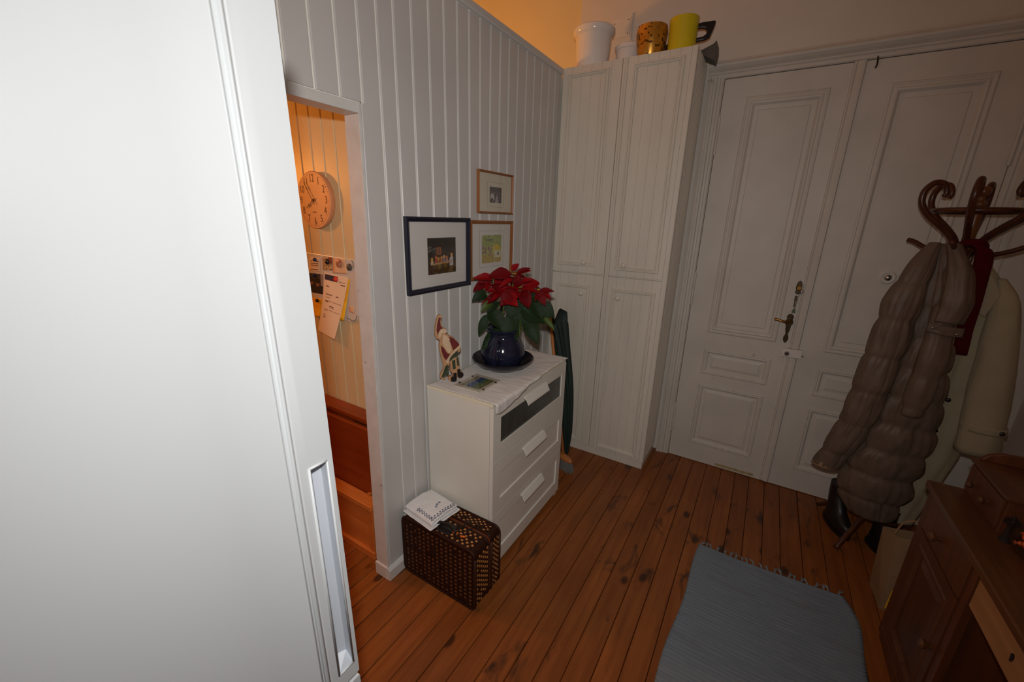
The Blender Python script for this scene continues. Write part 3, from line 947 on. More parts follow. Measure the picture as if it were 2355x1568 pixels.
def cloth(u, v):
    y = Y0 + 0.004 + u * (Y1 - Y0 + 0.004)
    hang = 0.02 + 0.055 * max(0, 1 - abs(u - 0.04) / 0.5) * (0.6 + 0.4 * math.sin(u * 9 + 0.5)) + 0.005 * noise.noise(Vector((u * 14, 3, 0)))
    if u > 0.55:
        hang = 0.012 + 0.006 * noise.noise(Vector((u * 10, 1, 0)))
    L = 0.375 + hang
    s = v * L
    zt = 0.9535 + 0.0022 + (0.0012 + 0.004 * max(0, v - 0.72)) * noise.noise(Vector((u * 16, v * 7, 0.2))) + (0.001 + 0.004 * max(0, v - 0.72)) * noise.noise(Vector((u * 40, v * 4, 4)))
    lip = CXF - 0.003
    x = 0.030 + s
    edge_wave = 0.005 * noise.noise(Vector((u * 22, 0.5, 0)))
    if x <= lip:
        z = zt
        return (x, y + 0.004 * noise.noise(Vector((v * 6, 0, u))), z)
    d = x - lip
    return (lip + 0.006 + min(d, 0.010) + max(0, edge_wave), y, zt - max(0, d - 0.004))


clo = tag(MB().grid(cloth, 110, 60).build('table_cloth', CLOTH, smooth=True, solid=0.0016, origin=(0.2, 0.545, 0.953)), 'creased white cloth spread over the chest of drawers', 'cloth')

# ---- clip frame lying on the cloth
ZC = 0.9595
cf = thing('photo_frame', 'frameless glass picture of a blue and green landscape lying flat on the cloth', 'picture frame', (0.222, 0.305, ZC))
MB().box(0.146, 0.298, 0.212, 0.396, ZC, ZC + 0.004).build('backing', MATBOARD_CREAM, cf)


def paint_flat(nu, nv, pos, col):
    mb = MB().grid(pos, nu, nv)
    cols = []
    for j in range(nv + 1):
        for i in range(nu + 1):
            c = col(i / nu, j / nv)
            cols.append((s2l(c[0]), s2l(c[1]), s2l(c[2]), 1))
    return mb, cols


def N(x, y, z=0.0):
    return noise.noise(Vector((x, y, z)))


def mixl(a, b_, t):
    t = max(0, min(1, t))
    return tuple(a[i] + (b_[i] - a[i]) * t for i in range(3))


def land(u, v):      # u along y, v along x (v=1 nearest the drawer fronts)
    n = N(u * 5, v * 5) * 0.12
    h = 1 - v + n
    c = (150, 142, 124)
    if h < 0.72:
        c = (52, 78, 128)
    if h < 0.50:
        c = mixl((78, 108, 96), (92, 110, 66), N(u * 7, v * 9) + 0.5)
    if h < 0.28:
        c = mixl((96, 118, 66), (128, 120, 74), N(u * 9, v * 9, 3) + 0.5)
    return c


mb, cols = paint_flat(40, 40, lambda u, v: (0.166 + v * 0.112, 0.236 + u * 0.136, ZC + 0.0046), land)
mb.build('print', PAINTING, cf, colors=cols)
MB().box(0.146, 0.298, 0.212, 0.396, ZC + 0.0052, ZC + 0.0072).build('glass_pane', PANE, cf)
for cx_, cy_, hx in ((0.2975, 0.25, 1), (0.2975, 0.355, 1), (0.1465, 0.25, 0), (0.1465, 0.355, 0)):
    s_ = 1 if hx else -1
    MB().box(min(cx_ - 0.008 * s_, cx_ + 0.0015 * s_), max(cx_ - 0.008 * s_, cx_ + 0.0015 * s_), cy_ - 0.003, cy_ + 0.003, ZC + 0.001, ZC + 0.0082).build('clip', BRASS_DARK, cf)

# ---- carved figurine
SANTA = {'plate': [(-0.084, 1.247), (-0.079, 1.274), (-0.069, 1.31), (-0.057, 1.316), (-0.048, 1.307), (-0.053, 1.286), (-0.052, 1.265), (-0.043, 1.251), (-0.029, 1.243), (-0.026, 1.231), (-0.032, 1.219), (-0.011, 1.207), (0.009, 1.195), (0.028, 1.172), (0.038, 1.156), (0.039, 1.132), (0.032, 1.12), (0.025, 1.121), (0.02, 1.101), (0.028, 1.093), (0.034, 1.05), (0.034, 1.035), (0.037, 1.017), (0.049, 1.014), (0.052, 1.003), (0.045, 0.991), (0.029, 0.986), (0.018, 0.997), (0.016, 0.974), (0.006, 0.97), (-0.013, 0.971), (-0.025, 0.981), (-0.025, 0.997), (-0.015, 1.0), (-0.002, 0.996), (-0.005, 1.017), (-0.015, 1.028), (-0.014, 1.073), (-0.021, 1.059), (-0.022, 1.044), (-0.026, 1.014), (-0.04, 1.001), (-0.041, 0.991), (-0.049, 0.984), (-0.067, 0.999), (-0.065, 1.016), (-0.05, 1.037), (-0.047, 1.064), (-0.056, 1.092), (-0.064, 1.131), (-0.066, 1.165), (-0.06, 1.189), (-0.078, 1.199), (-0.085, 1.214)], 'hat': [(-0.077, 1.242), (-0.072, 1.274), (-0.064, 1.303), (-0.055, 1.3), (-0.059, 1.282), (-0.056, 1.263), (-0.046, 1.25), (-0.059, 1.245), (-0.067, 1.232), (-0.072, 1.218)], 'brim': [(-0.068, 1.227), (-0.059, 1.243), (-0.044, 1.249), (-0.029, 1.24), (-0.028, 1.231), (-0.039, 1.225), (-0.053, 1.226), (-0.06, 1.203), (-0.068, 1.203)], 'beard': [(-0.048, 1.216), (-0.039, 1.218), (-0.014, 1.194), (-0.012, 1.189), (-0.019, 1.195), (-0.012, 1.17), (-0.009, 1.136), (-0.02, 1.12), (-0.038, 1.148), (-0.051, 1.178)], 'coat_a': [(-0.016, 1.206), (0.005, 1.195), (0.026, 1.172), (0.033, 1.159), (0.001, 1.135), (-0.006, 1.16), (-0.016, 1.19)], 'coat_b': [(-0.059, 1.165), (-0.043, 1.149), (-0.029, 1.123), (-0.015, 1.117), (-0.035, 1.087), (-0.046, 1.103), (-0.055, 1.131)], 'trim': [(0.035, 1.161), (0.039, 1.149), (0.008, 1.125), (-0.013, 1.107), (-0.023, 1.076), (-0.033, 1.072), (-0.037, 1.085), (-0.016, 1.112), (0.006, 1.135)], 'green': [(0.025, 1.133), (0.02, 1.101), (0.003, 1.096), (-0.019, 1.078), (-0.016, 1.095), (0.003, 1.115)], 'leg_a': [(-0.006, 1.082), (0.01, 1.085), (0.012, 1.038), (-0.002, 1.037)], 'leg_b': [(0.017, 1.094), (0.026, 1.096), (0.031, 1.053), (0.021, 1.053)], 'boot_a': [(-0.001, 1.016), (0.016, 1.017), (0.015, 0.977), (0.004, 0.971), (-0.013, 0.975), (-0.015, 0.993), (-0.0, 0.999)], 'boot_b': [(0.02, 1.034), (0.033, 1.035), (0.036, 1.017), (0.049, 1.013), (0.051, 1.003), (0.043, 0.991), (0.03, 0.988), (0.02, 0.999)], 'tree': [(-0.028, 1.064), (-0.021, 1.049), (-0.027, 1.044), (-0.023, 1.031), (-0.029, 1.03), (-0.026, 1.015), (-0.039, 1.008), (-0.051, 0.997), (-0.06, 1.003), (-0.048, 1.032), (-0.04, 1.056)]}
fg = thing('wooden_figurine', 'carved wooden gnome figurine with pointed dark red hat leaning at the wall', 'figurine', (0.1, 0.26, 0.958))
zshift = 0.958 - 0.970


def san(off):
    def f(p, a, q):
        tilt = (q - 0.97) * -0.03
        nx, ny = 0.8, -0.6
        ex, ey = 0.6, 0.8
        return (0.1 + p * ex + nx * (a + tilt), 0.26 + p * ey + ny * (a + tilt), q + zshift)
    return f


MB().extrude(SANTA['plate'], 'y', -0.012, 0.010, san(0)).build('body', TAN_WOOD, fg, bevel=0.002)
for nm, key, mt, th in (('hat', 'hat', FIG_RED, 0.0128), ('hat_brim', 'brim', FIG_CREAM, 0.015), ('coat', 'coat_a', FIG_RED, 0.0128), ('coat', 'coat_b', FIG_RED, 0.0128), ('coat_trim', 'trim', FIG_CREAM, 0.0145),
                        ('beard', 'beard', FIG_CREAM, 0.015), ('trousers', 'green', FIG_GREEN, 0.0126), ('leg', 'leg_a', FIG_GREEN, 0.0128), ('leg', 'leg_b', FIG_GREEN, 0.0128), ('boot', 'boot_a', FIG_BLACK, 0.015), ('boot', 'boot_b', FIG_BLACK, 0.015), ('small_tree', 'tree', FIG_GREEN, 0.013)):
    MB().extrude(SANTA[key], 'y', 0.008, th, san(0)).build(nm, mt, fg)

# ---- saucer, jug and poinsettia
PC = (0.192, 0.578)
ZS = 0.959
tag(MB().lathe([(0, 0), (0.095, 0), (0.102, 0.006), (0.140, 0.026), (0.166, 0.052), (0.170, 0.060), (0.166, 0.064), (0.158, 0.058), (0.128, 0.034), (0.095, 0.018), (0, 0.016)], (PC[0], PC[1], ZS), 64).build('saucer_bowl', NAVY_DARK, smooth='auto'), 'wide dark navy glazed dish under the poinsettia pot', 'dish')
jg = thing('plant_pot', 'round blue glazed jug used as a planter on the dark dish', 'plant pot', (PC[0], PC[1], ZS + 0.0162))
zb = ZS + 0.0162
MB().lathe([(0, 0), (0.085, 0), (0.098, 0.012), (0.118, 0.045), (0.122, 0.070), (0.115, 0.105), (0.098, 0.140), (0.084, 0.165), (0.080, 0.178), (0.084, 0.190), (0.096, 0.203), (0.098, 0.210), (0.094, 0.212), (0.078, 0.190), (0.074, 0.170), (0.10, 0.09), (0.08, 0.012), (0, 0.010)], (PC[0], PC[1], zb), 56).build('body', NAVY_GLAZE, jg, smooth='auto', angle=60)
hdir = Vector((0.35, -0.94, 0)).normalized()
hp = [Vector((PC[0], PC[1], zb)) + hdir * r_ + Vector((0, 0, h_)) for r_, h_ in ((0.094, 0.150), (0.122, 0.146), (0.142, 0.118), (0.144, 0.085), (0.132, 0.055), (0.117, 0.040))]
MB().tube(spline(hp, 5), [0.010] * 26, 10).build('handle', NAVY_GLAZE, jg, smooth=True)
MB().lathe([(0, 0), (0.078, 0)], (PC[0], PC[1], zb + 0.168), 24).build('soil', SOIL, jg)

RED = [(0.006, 1.493, 0.037, 1.527, 0.03), (-0.001, 1.478, -0.098, 1.478, 0.06), (0.031, 1.477, 0.102, 1.493, 0.025), (0.033, 1.482, 0.095, 1.511, 0.022), (-0.087, 1.454, -0.178, 1.459, 0.037), (-0.102, 1.441, -0.189, 1.395, 0.047), (-0.007, 1.394, -0.087, 1.4, 0.047), (0.038, 1.413, 0.038, 1.466, 0.042), (0.063, 1.408, 0.149, 1.428, 0.06), (0.058, 1.391, 0.098, 1.326, 0.06), (-0.027, 1.378, 0.03, 1.339, 0.06), (-0.046, 1.368, -0.144, 1.324, 0.042), (-0.052, 1.383, -0.124, 1.391, 0.03), (0.151, 1.393, 0.216, 1.404, 0.027), (0.156, 1.388, 0.212, 1.358, 0.03), (0.153, 1.393, 0.176, 1.338, 0.04), (0.057, 1.44, 0.103, 1.454, 0.027), (-0.043, 1.458, -0.013, 1.424, 0.03), (0.007, 1.454, -0.047, 1.423, 0.025), (0.023, 1.4, -0.041, 1.343, 0.055)]
GREEN = [(-0.132, 1.386, -0.19, 1.342, 0.045), (-0.121, 1.361, -0.166, 1.347, 0.03), (-0.091, 1.326, -0.147, 1.289, 0.037), (-0.061, 1.327, -0.116, 1.285, 0.04), (-0.103, 1.29, -0.046, 1.2, 0.075), (0.004, 1.267, 0.011, 1.111, 0.087), (-0.058, 1.182, -0.136, 1.091, 0.055), (-0.118, 1.259, -0.158, 1.163, 0.045), (0.027, 1.347, 0.004, 1.262, 0.085), (0.056, 1.309, 0.18, 1.245, 0.095), (0.094, 1.238, 0.146, 1.136, 0.075), (0.156, 1.327, 0.225, 1.267, 0.07), (0.174, 1.256, 0.235, 1.197, 0.027), (0.042, 1.268, 0.056, 1.166, 0.022), (0.094, 1.366, 0.163, 1.348, 0.047), (0.036, 1.309, 0.09, 1.206, 0.075), (0.115, 1.331, 0.164, 1.26, 0.06), (0.015, 1.308, 0.041, 1.278, 0.035)]
pln = thing('poinsettia', 'red poinsettia plant with dark green leaves in the blue jug', 'plant', (PC[0], PC[1], zb + 0.168))
P0 = Vector((0.215, 0.6, 0))
EX = Vector((0.85, 0.53, 0)).normalized()
EN = Vector((0.53, -0.85, 0)).normalized()      # towards the room


def leaf_mesh(name, mat, drop, fold):
    mb = MB()
    rowsn = [(t, max(0.0, math.sin(math.pi * t ** 0.85) ** 0.8 * (1 - 0.25 * t) * 1.12) if 0 < t < 1 else 0.0) for t in (0, 0.06, 0.14, 0.24, 0.36, 0.48, 0.60, 0.72, 0.82, 0.91, 1.0)]
    vs, fs = [], []
    for t, wd in rowsn:
        z = -drop * t * t + 0.05 * math.sin(t * 3.1)
        for s_, wv in ((-1, 1), (-0.5, 0.55), (0, 0), (0.5, 0.55), (1, 1)):
            vs.append((s_ * wd * 0.5, t, z + fold * abs(s_) * wd * 0.5 + 0.02 * math.sin(t * 17) * abs(s_)))
    for k in range(len(rowsn) - 1):
        for i in range(4):
            fs.append((k * 5 + i, k * 5 + i + 1, (k + 1) * 5 + i + 1, (k + 1) * 5 + i))
    mb.add(vs, fs)
    me = bpy.data.meshes.new(name)
    me.from_pydata(vs, [], fs)
    me.materials.append(mat)
    for p in me.polygons:
        p.use_smooth = True
    return me


LM = {'bract': [leaf_mesh('bract', BRACT, 0.14, 0.25), leaf_mesh('bract', BRACT_DK, 0.22, 0.15)],
      'leaf': [leaf_mesh('leaf', LEAF, 0.16, 0.22), leaf_mesh('leaf', LEAF, 0.25, 0.12), leaf_mesh('leaf', LEAF_LT, 0.1, 0.3)]}


def put_leaf(kind, me, Bp, Tp, width, nrm):
    L = (Tp - Bp)
    ln = L.length
    yv = L.normalized()
    nv = (nrm - yv * nrm.dot(yv)).normalized()
    xv = yv.cross(nv)
    o = bpy.data.objects.new(kind, me)
    COL.objects.link(o)
    o.parent = pln
    mt = Matrix(((xv.x, yv.x, nv.x, 0), (xv.y, yv.y, nv.y, 0), (xv.z, yv.z, nv.z, 0), (0, 0, 0, 1)))
    o.matrix_local = Matrix.Translation(Bp - WORLD[pln.name]) @ mt @ Matrix.Diagonal((width, ln, ln * 0.9, 1))
    return o


random.seed(11)
stems = MB()
root = Vector((PC[0], PC[1], zb + 0.165))
for k, (s0, z0, s1, z1, wd) in enumerate(RED):
    dn = -0.02 + 0.05 * math.sin(k * 2.1) + (0.05 if z1 < z0 else -0.01)
    Bp = P0 + EX * s0 + EN * (dn * 0.5 + 0.03) + Vector((0, 0, z0))
    Tp = P0 + EX * s1 + EN * (dn + 0.05) + Vector((0, 0, z1))
    put_leaf('bract', LM['bract'][k % 2], Bp, Bp + (Tp - Bp) * 1.12, wd * 1.2, (EN + Vector((0, 0, 0.8)) + EX * random.uniform(-0.3, 0.3)))
for hs, hz, hn, nb, sz in ((-0.095, 1.425, 0.02, 7, 0.085), (0.005, 1.462, 0.0, 8, 0.090), (0.050, 1.395, 0.04, 8, 0.095), (0.158, 1.385, 0.03, 6, 0.065), (-0.035, 1.372, 0.05, 7, 0.090)):
    cen = P0 + EX * hs + EN * hn + Vector((0, 0, hz))
    ph = random.uniform(0, 1)
    for k in range(nb):              # a whorl of bracts round each flower head
        a = 2 * math.pi * k / nb + ph
        d = EX * math.cos(a) + EN * math.sin(a) * 0.9 + Vector((0, 0, 0.12 - 0.42 * max(0, math.sin(a)) + random.uniform(-0.12, 0.12)))
        Tp = cen + d * sz * random.uniform(0.8, 1.1)
        if Tp.x > 0.025:
            put_leaf('bract', LM['bract'][k % 2], cen + d * 0.008, Tp, sz * random.uniform(0.42, 0.55), Vector((0, 0, 1)) + EN * 0.45 + EX * random.uniform(-0.25, 0.25))
for k in range(9):               # bracts round the back of the heads
    a = random.uniform(0.2, 2.9)
    s0 = random.choice((-0.08, 0.03, 0.05, 0.15))
    Bp = P0 + EX * s0 + Vector((0, 0, 1.43 if s0 < 0.1 else 1.39))
    Tp = Bp + EX * math.cos(a) * 0.09 - EN * math.sin(a) * 0.08 + Vector((0, 0, random.uniform(-0.03, 0.03)))
    if Tp.x > 0.02:
        put_leaf('bract', LM['bract'][1], Bp, Tp, 0.06, Vector((0, 0, 1)) - EN * 0.3)
for k, (s0, z0, s1, z1, wd) in enumerate(GREEN):
    Bp = P0 + EX * s0 + EN * 0.02 + Vector((0, 0, z0))
    Tp = P0 + EX * s1 + EN * (0.06 if z1 > 1.16 else 0.085) + Vector((0, 0, z1))
    put_leaf('leaf', LM['leaf'][2 if k in (2, 12, 13) else k % 2], Bp, Bp + (Tp - Bp) * 1.1, wd * 1.15, (EN + Vector((0, 0, 0.45)) + EX * random.uniform(-0.35, 0.35)))
    stems.tube([root + EX * s0 * 0.3 + Vector((0, 0, (z0 - root.z) * 0.5)), Bp], 0.0022, 5)
for k in range(10):              # leaves at the back
    a = random.uniform(0.3, 2.8)
    Bp = P0 + EX * random.uniform(-0.05, 0.08) + Vector((0, 0, random.uniform(1.24, 1.36)))
    Tp = Bp + EX * math.cos(a) * 0.12 - EN * math.sin(a) * 0.09 + Vector((0, 0, -0.06))
    if Tp.x > 0.02:
        put_leaf('leaf', LM['leaf'][k % 2], Bp, Tp, 0.075, Vector((0, 0, 1)))
for s0, zt in ((-0.09, 1.45), (0.02, 1.47), (0.05, 1.40), (0.15, 1.39), (-0.03, 1.38)):
    tp = P0 + EX * s0 + EN * 0.02 + Vector((0, 0, zt))
    stems.tube(spline([root + EX * s0 * 0.15 + Vector((0, 0, -0.01)), root.lerp(tp, 0.5) + EX * s0 * 0.15, tp], 5), 0.0042, 7)
    cy = MB()
    for q in range(6):
        cy.lathe([(0, -0.004), (0.004, 0), (0, 0.005)], (tp.x + random.uniform(-0.01, 0.01), tp.y + random.uniform(-0.01, 0.01), tp.z + 0.008), 6)
    cy.build('flower_eye', CYATH, pln, smooth=True)
stems.build('stem', STEM, pln, smooth=True)

# ================================================================== PICTURES ON THE PARTITION
def picture(label, y0, y1, z0, z1, fmat, fw_, dep, mat, opening, line, paint, nu=72, nv=72):
    t = thing('framed_picture', label, 'picture', (0.0, (y0 + y1) / 2, z0))
    g = lambda a, b_, o: (o, a, b_)
    MB().rings(y0, y1, z0, z1, [(0.002, 0.001), (0, 0.004), (0, dep), (fw_ * 0.35, dep + 0.003), (fw_ * 0.8, dep - 0.004), (fw_, dep - 0.006), (fw_, 0.006)], g, False).build('frame', fmat, t)
    MB().box(0.001, 0.006, y0 + fw_ * 0.6, y1 - fw_ * 0.6, z0 + fw_ * 0.6, z1 - fw_ * 0.6).build('mat_board', mat, t)
    a0, a1, b0, b1 = opening
    if line:
        l = 0.022
        ln_ = MB()
        for q in ((a0 - l, a1 + l, b0 - l, b0 - l + 0.0012), (a0 - l, a1 + l, b1 + l, b1 + l + 0.0012), (a0 - l, a0 - l + 0.0015, b0 - l, b1 + l), (a1 + l, a1 + l + 0.0015, b0 - l, b1 + l)):
            ln_.box(0.006, 0.0064, *q)
        ln_.build('mat_line', MATLINE, t)
    mb_, cols_ = paint_flat(nu, nv, lambda u, v_: (0.0068, a0 + u * (a1 - a0), b0 + v_ * (b1 - b0)), paint)
    mb_.build('print', PAINTING, t, colors=cols_)
    MB().box(0.0085, 0.0105, y0 + fw_ * 0.85, y1 - fw_ * 0.85, z0 + fw_ * 0.85, z1 - fw_ * 0.85).build('glass_pane', PANE, t)
    return t


def blob(u, v_, cu, cv, ru, rv):
    return ((u - cu) / ru) ** 2 + ((v_ - cv) / rv) ** 2 < 1


def paint_table(u, v_):      # dim room, a row of little figures at a long table
    c = mixl((46, 40, 34), (66, 56, 46), N(u * 8, v_ * 8) + 0.5)
    if v_ > 0.72:
        c = mixl((48, 38, 28), (30, 26, 24), N(u * 20, v_ * 4) + 0.5)
    if 0.3 < u < 0.46 and 0.54 < v_ < 0.74:
        c = (150, 84, 44)
        if 0.33 < u < 0.43 and 0.57 < v_ < 0.71:
            c = (56, 74, 84) if int(u * 40) % 2 == 0 else (150, 84, 44)
    if u < 0.28 and 0.6 < v_ < 0.8 and N(u * 6, v_ * 24) > 0.15:
        c = (94, 92, 88)
    if v_ < 0.30:
        c = mixl((118, 92, 40), (64, 50, 26), N(u * 9, v_ * 5, 2) + 0.5 + (0.25 - v_))
    if u < 0.2 and v_ < 0.28:
        c = mixl((92, 54, 34), (44, 30, 26), N(u * 20, v_ * 9) + 0.5)
    for i, (cu, cv, col1, col2) in enumerate(((0.14, 0.42, (200, 150, 60), (190, 180, 160)), (0.28, 0.46, (196, 96, 60), (150, 60, 44)), (0.36, 0.42, (210, 150, 50), (120, 80, 60)), (0.47, 0.44, (206, 140, 60), (170, 90, 60)), (0.56, 0.47, (200, 160, 120), (90, 110, 140)), (0.66, 0.44, (190, 110, 70), (160, 150, 150)), (0.84, 0.52, (214, 160, 80), (206, 196, 190)))):
        if blob(u, v_, cu, cv, 0.04, 0.05):
            c = col1
        if blob(u, v_, cu, cv - 0.10, 0.05, 0.07):
            c = mixl(col2, col1, N(u * 30, v_ * 30) + 0.3)
    if 0.76 < u < 0.9 and 0.2 < v_ < 0.42:
        c = mixl((206, 198, 194), (160, 150, 150), N(u * 20, v_ * 20) + 0.5)
    if abs(v_ - 0.30 - (u - 0.5) * 0.06) < 0.022 and 0.15 < u < 0.86:
        c = (176, 140, 100)
    return c


def paint_meadow(u, v_):     # loose yellow-green outdoor scene with a pale house
    c = mixl((150, 158, 84), (196, 186, 106), N(u * 9, v_ * 9) + 0.5)
    if v_ > 0.6:
        c = mixl((120, 140, 80), (176, 178, 110), N(u * 14, v_ * 14) + 0.5)
    if v_ < 0.3:
        c = mixl((196, 160, 80), (160, 150, 90), N(u * 8, v_ * 8, 4) + 0.5)
    if blob(u, v_, 0.74, 0.52, 0.2, 0.14):
        c = mixl((214, 180, 40), (190, 170, 60), N(u * 16, v_ * 16) + 0.5)
    if 0.62 < u < 0.98 and 0.18 < v_ < 0.44:
        c = (206, 200, 170)
        if 0.8 < u < 0.87 and 0.26 < v_ < 0.38:
            c = (70, 74, 64)
    if u < 0.55 and 0.25 < v_ < 0.62 and N(u * 17, v_ * 11, 7) > 0.02:
        c = mixl((70, 96, 140), (176, 110, 90), N(u * 22, v_ * 8, 1) + 0.5)
    if 0.2 < u < 0.52 and 0.8 < v_ < 0.85:
        c = (84, 100, 90)
    if 0.6 < u < 0.64 and v_ < 0.6:
        c = (196, 190, 150)
    return c


def paint_street(u, v_):     # small monochrome street scene
    c = mixl((60, 56, 60), (130, 122, 122), N(u * 11, v_ * 11) + 0.45)
    if v_ > 0.7:
        c = mixl((96, 90, 94), (50, 46, 50), N(u * 18, v_ * 18) + 0.5)
    if blob(u, v_, 0.22, 0.35, 0.16, 0.25):
        c = (186, 178, 172)
    if abs(u - 0.6) < 0.22 * (0.5 - v_) + 0.04 and v_ < 0.5:
        c = (160, 152, 148)
    if blob(u, v_, 0.5, 0.45, 0.05, 0.12) or blob(u, v_, 0.2, 0.2, 0.08, 0.1):
        c = (44, 40, 44)
    return c


picture('square picture in a navy frame with broad white mount', 0.068, 0.512, 1.409, 1.748, FRAME_BLUE, 0.021, 0.022, MATBOARD, (0.206, 0.408, 1.486, 1.655), False, paint_table)
picture('small oak-framed monochrome picture hanging above the other two', 0.590, 0.932, 1.774, 1.990, FRAME_OAK, 0.011, 0.016, MATBOARD_CREAM, (0.702, 0.818, 1.832, 1.914), True, paint_street, 48, 48)
picture('oak-framed yellow-green picture partly behind the poinsettia', 0.524, 0.938, 1.424, 1.738, FRAME_OAK, 0.019, 0.016, MATBOARD, (0.632, 0.824, 1.508, 1.660), True, paint_meadow)

# ================================================================== KITCHEN SIDE
# ---- clock
CC = Vector((-0.596, YK - 0.030, 1.812))
RC = 0.134
ck = thing('wall_clock', 'round wooden wall clock with twelve numerals in the kitchen', 'clock', (CC.x, CC.y, CC.z - RC))
MB().lathe([(0, 0.034), (RC * 0.92, 0.034), (RC * 0.96, 0.028), (RC, 0.010), (RC, 0.003), (RC * 0.975, 0.0), (RC * 0.95, 0.0005)], tuple(CC), 64, 'y').build('case', CLOCK_RIM, ck, smooth='auto')
MB().lathe([(0, 0.0008), (RC * 0.962, 0.0008), (RC * 0.962, 0.006)], tuple(CC), 64, 'y').build('dial', CLOCK_MAT, ck)
tk = MB()
for k in range(60):
    a = k * math.pi / 30
    mt = Matrix.Translation(CC + Vector((math.sin(a) * RC * 0.90, 0.0003, math.cos(a) * RC * 0.90))) @ Matrix.Rotation(a, 4, 'Y')
    tk.obox(mt, 0.0016 if k % 5 else 0.003, 0.0008, 0.004)
tr_ = tk.build('minute_track', CLOCK_INK, ck)
tr_['kind'] = 'stuff'
for k in range(1, 13):
    a = k * math.pi / 6
    cx_, cz_ = CC.x + math.sin(a) * RC * 0.74, CC.z + math.cos(a) * RC * 0.74
    text_mb(str(k), 0.047, lambda px, py, pz: (cx_ + px * 0.82, CC.y + 0.0006 - pz, cz_ + py * 1.05), 0.0008).build('numeral', CLOCK_INK, ck)
text_mb('QUARTZ', 0.0085, lambda px, py, pz: (CC.x + px, CC.y + 0.0006 - pz, CC.z - RC * 0.42 + py), 0.0006).build('dial_lettering', CLOCK_INK, ck)


def hand(a, L, wd, y, nm, tail):
    prof = [(-wd * 0.4, -tail), (wd * 0.4, -tail), (wd * 0.35, L * 0.5), (wd, L * 0.62), (wd * 0.5, L * 0.74), (0, L), (-wd * 0.5, L * 0.74), (-wd, L * 0.62), (-wd * 0.35, L * 0.5)]
    MB().extrude(prof, 'y', y - 0.001, y, lambda p, yy_, q: (CC.x + p * math.cos(a) + q * math.sin(a), yy_, CC.z - p * math.sin(a) + q * math.cos(a))).build(nm, CLOCK_INK, ck)


hand(math.radians(237), RC * 0.52, 0.0052, CC.y - 0.004, 'hour_hand', 0.018)
hand(math.radians(326), RC * 0.80, 0.0042, CC.y - 0.006, 'minute_hand', 0.024)
MB().lathe([(0, -0.009), (0.005, -0.008), (0.006, 0)], tuple(CC), 14, 'y').build('hub', BRASS, ck, smooth=True)

# ---- magnetic board with papers and magnets
YM = YK - 0.006
bdo = [(-0.741, 1.214), (-0.405, 1.222), (-0.375, 1.236), (-0.362, 1.262), (-0.350, 1.520), (-0.362, 1.540), (-0.720, 1.552), (-0.741, 1.535)]
bdo = [(-0.76, 1.214)] + bdo[1:6] + [(-0.74, 1.552), (-0.76, 1.535)]
mbd = thing('magnetic_board', 'pale enamel pin board with rounded corners under the kitchen clock', 'notice board', (-0.555, YK, 1.214))
MB().extrude(bdo, 'y', YM - 0.004, YK).build('panel', BOARD_MET, mbd, bevel=0.002)
wr = MB()
wr.tube([(-0.366, YM - 0.006, 1.500), (-0.360, YM - 0.006, 1.525), (-0.372, YM - 0.006, 1.536)], 0.0012, 6)
wr.tube([(-0.450, YM - 0.006, 1.238), (-0.400, YM - 0.006, 1.230), (-0.376, YM - 0.006, 1.240), (-0.366, YM - 0.006, 1.262)], 0.0012, 6)
wr.build('edge_wire', BLACK, mbd)


def paper(name, label, cat, quad, y, paint, nu=30, nv=40, bend=0.0):
    a, b_, c_, d = [Vector((p[0], 0, p[1])) for p in quad]     # TL TR BR BL

    def pos(u, v_):
        p = (d.lerp(c_, u)).lerp(a.lerp(b_, u), v_)
        return (p.x, y - bend * (1 - v_) ** 2 - 0.004 * bend * math.sin(u * 3), p.z)
    mb_, cols_ = paint_flat(nu, nv, pos, paint)
    o = mb_.build(name, PAPERPRINT, colors=cols_, solid=0.0006, smooth=True)
    return tag(o, label, cat, 'papers on the kitchen board')


def p_card(u, v_):
    c = (232, 214, 188)
    for r_ in (0.55, 0.42, 0.30, 0.12, 0.72):
        if abs(v_ - r_) < 0.025 and 0.1 < u < 0.9 and N(u * 40, r_ * 9) > -0.25:
            c = (110, 84, 70)
    return c


def p_photo(u, v_):
    c = (24, 20, 22)
    if v_ > 0.72:
        c = mixl((70, 64, 66), (30, 28, 30), N(u * 9, v_ * 9) + 0.5)
    if blob(u, v_, 0.25, 0.55, 0.12, 0.16) or blob(u, v_, 0.66, 0.5, 0.12, 0.15):
        c = (132, 86, 64)
    if blob(u, v_, 0.22, 0.68, 0.17, 0.14) or blob(u, v_, 0.66, 0.64, 0.18, 0.14):
        c = (20, 14, 14)
    if u > 0.86 and v_ > 0.4:
        c = (150, 130, 118)
    return c


def p_letter(u, v_):
    c = (238, 214, 184)
    if v_ > 0.885 and v_ < 0.975 and 0.03 < u < 0.58:
        c = (48, 44, 66)
    lines = ((0.90, 0.66, 0.92), (0.86, 0.72, 0.92), (0.80, 0.12, 0.22), (0.785, 0.12, 0.26), (0.66, 0.14, 0.44), (0.66, 0.60, 0.74), (0.61, 0.14, 0.34), (0.555, 0.14, 0.92), (0.54, 0.14, 0.3), (0.48, 0.38, 0.6), (0.455, 0.38, 0.62), (0.41, 0.14, 0.92), (0.39, 0.14, 0.32))
    for zv, a, e in lines:
        if abs(v_ - zv) < 0.008 and a < u < e and N(u * 60, zv * 50) > -0.3:
            c = (128, 96, 82)
    if 0.13 < u < 0.30 and 0.255 < v_ < 0.33 and N(u * 60, v_ * 60) > 0:
        c = (150, 120, 110)
    return c


def p_note(u, v_):
    return mixl((226, 186, 146), (216, 176, 136), N(u * 4, v_ * 4) + 0.5)


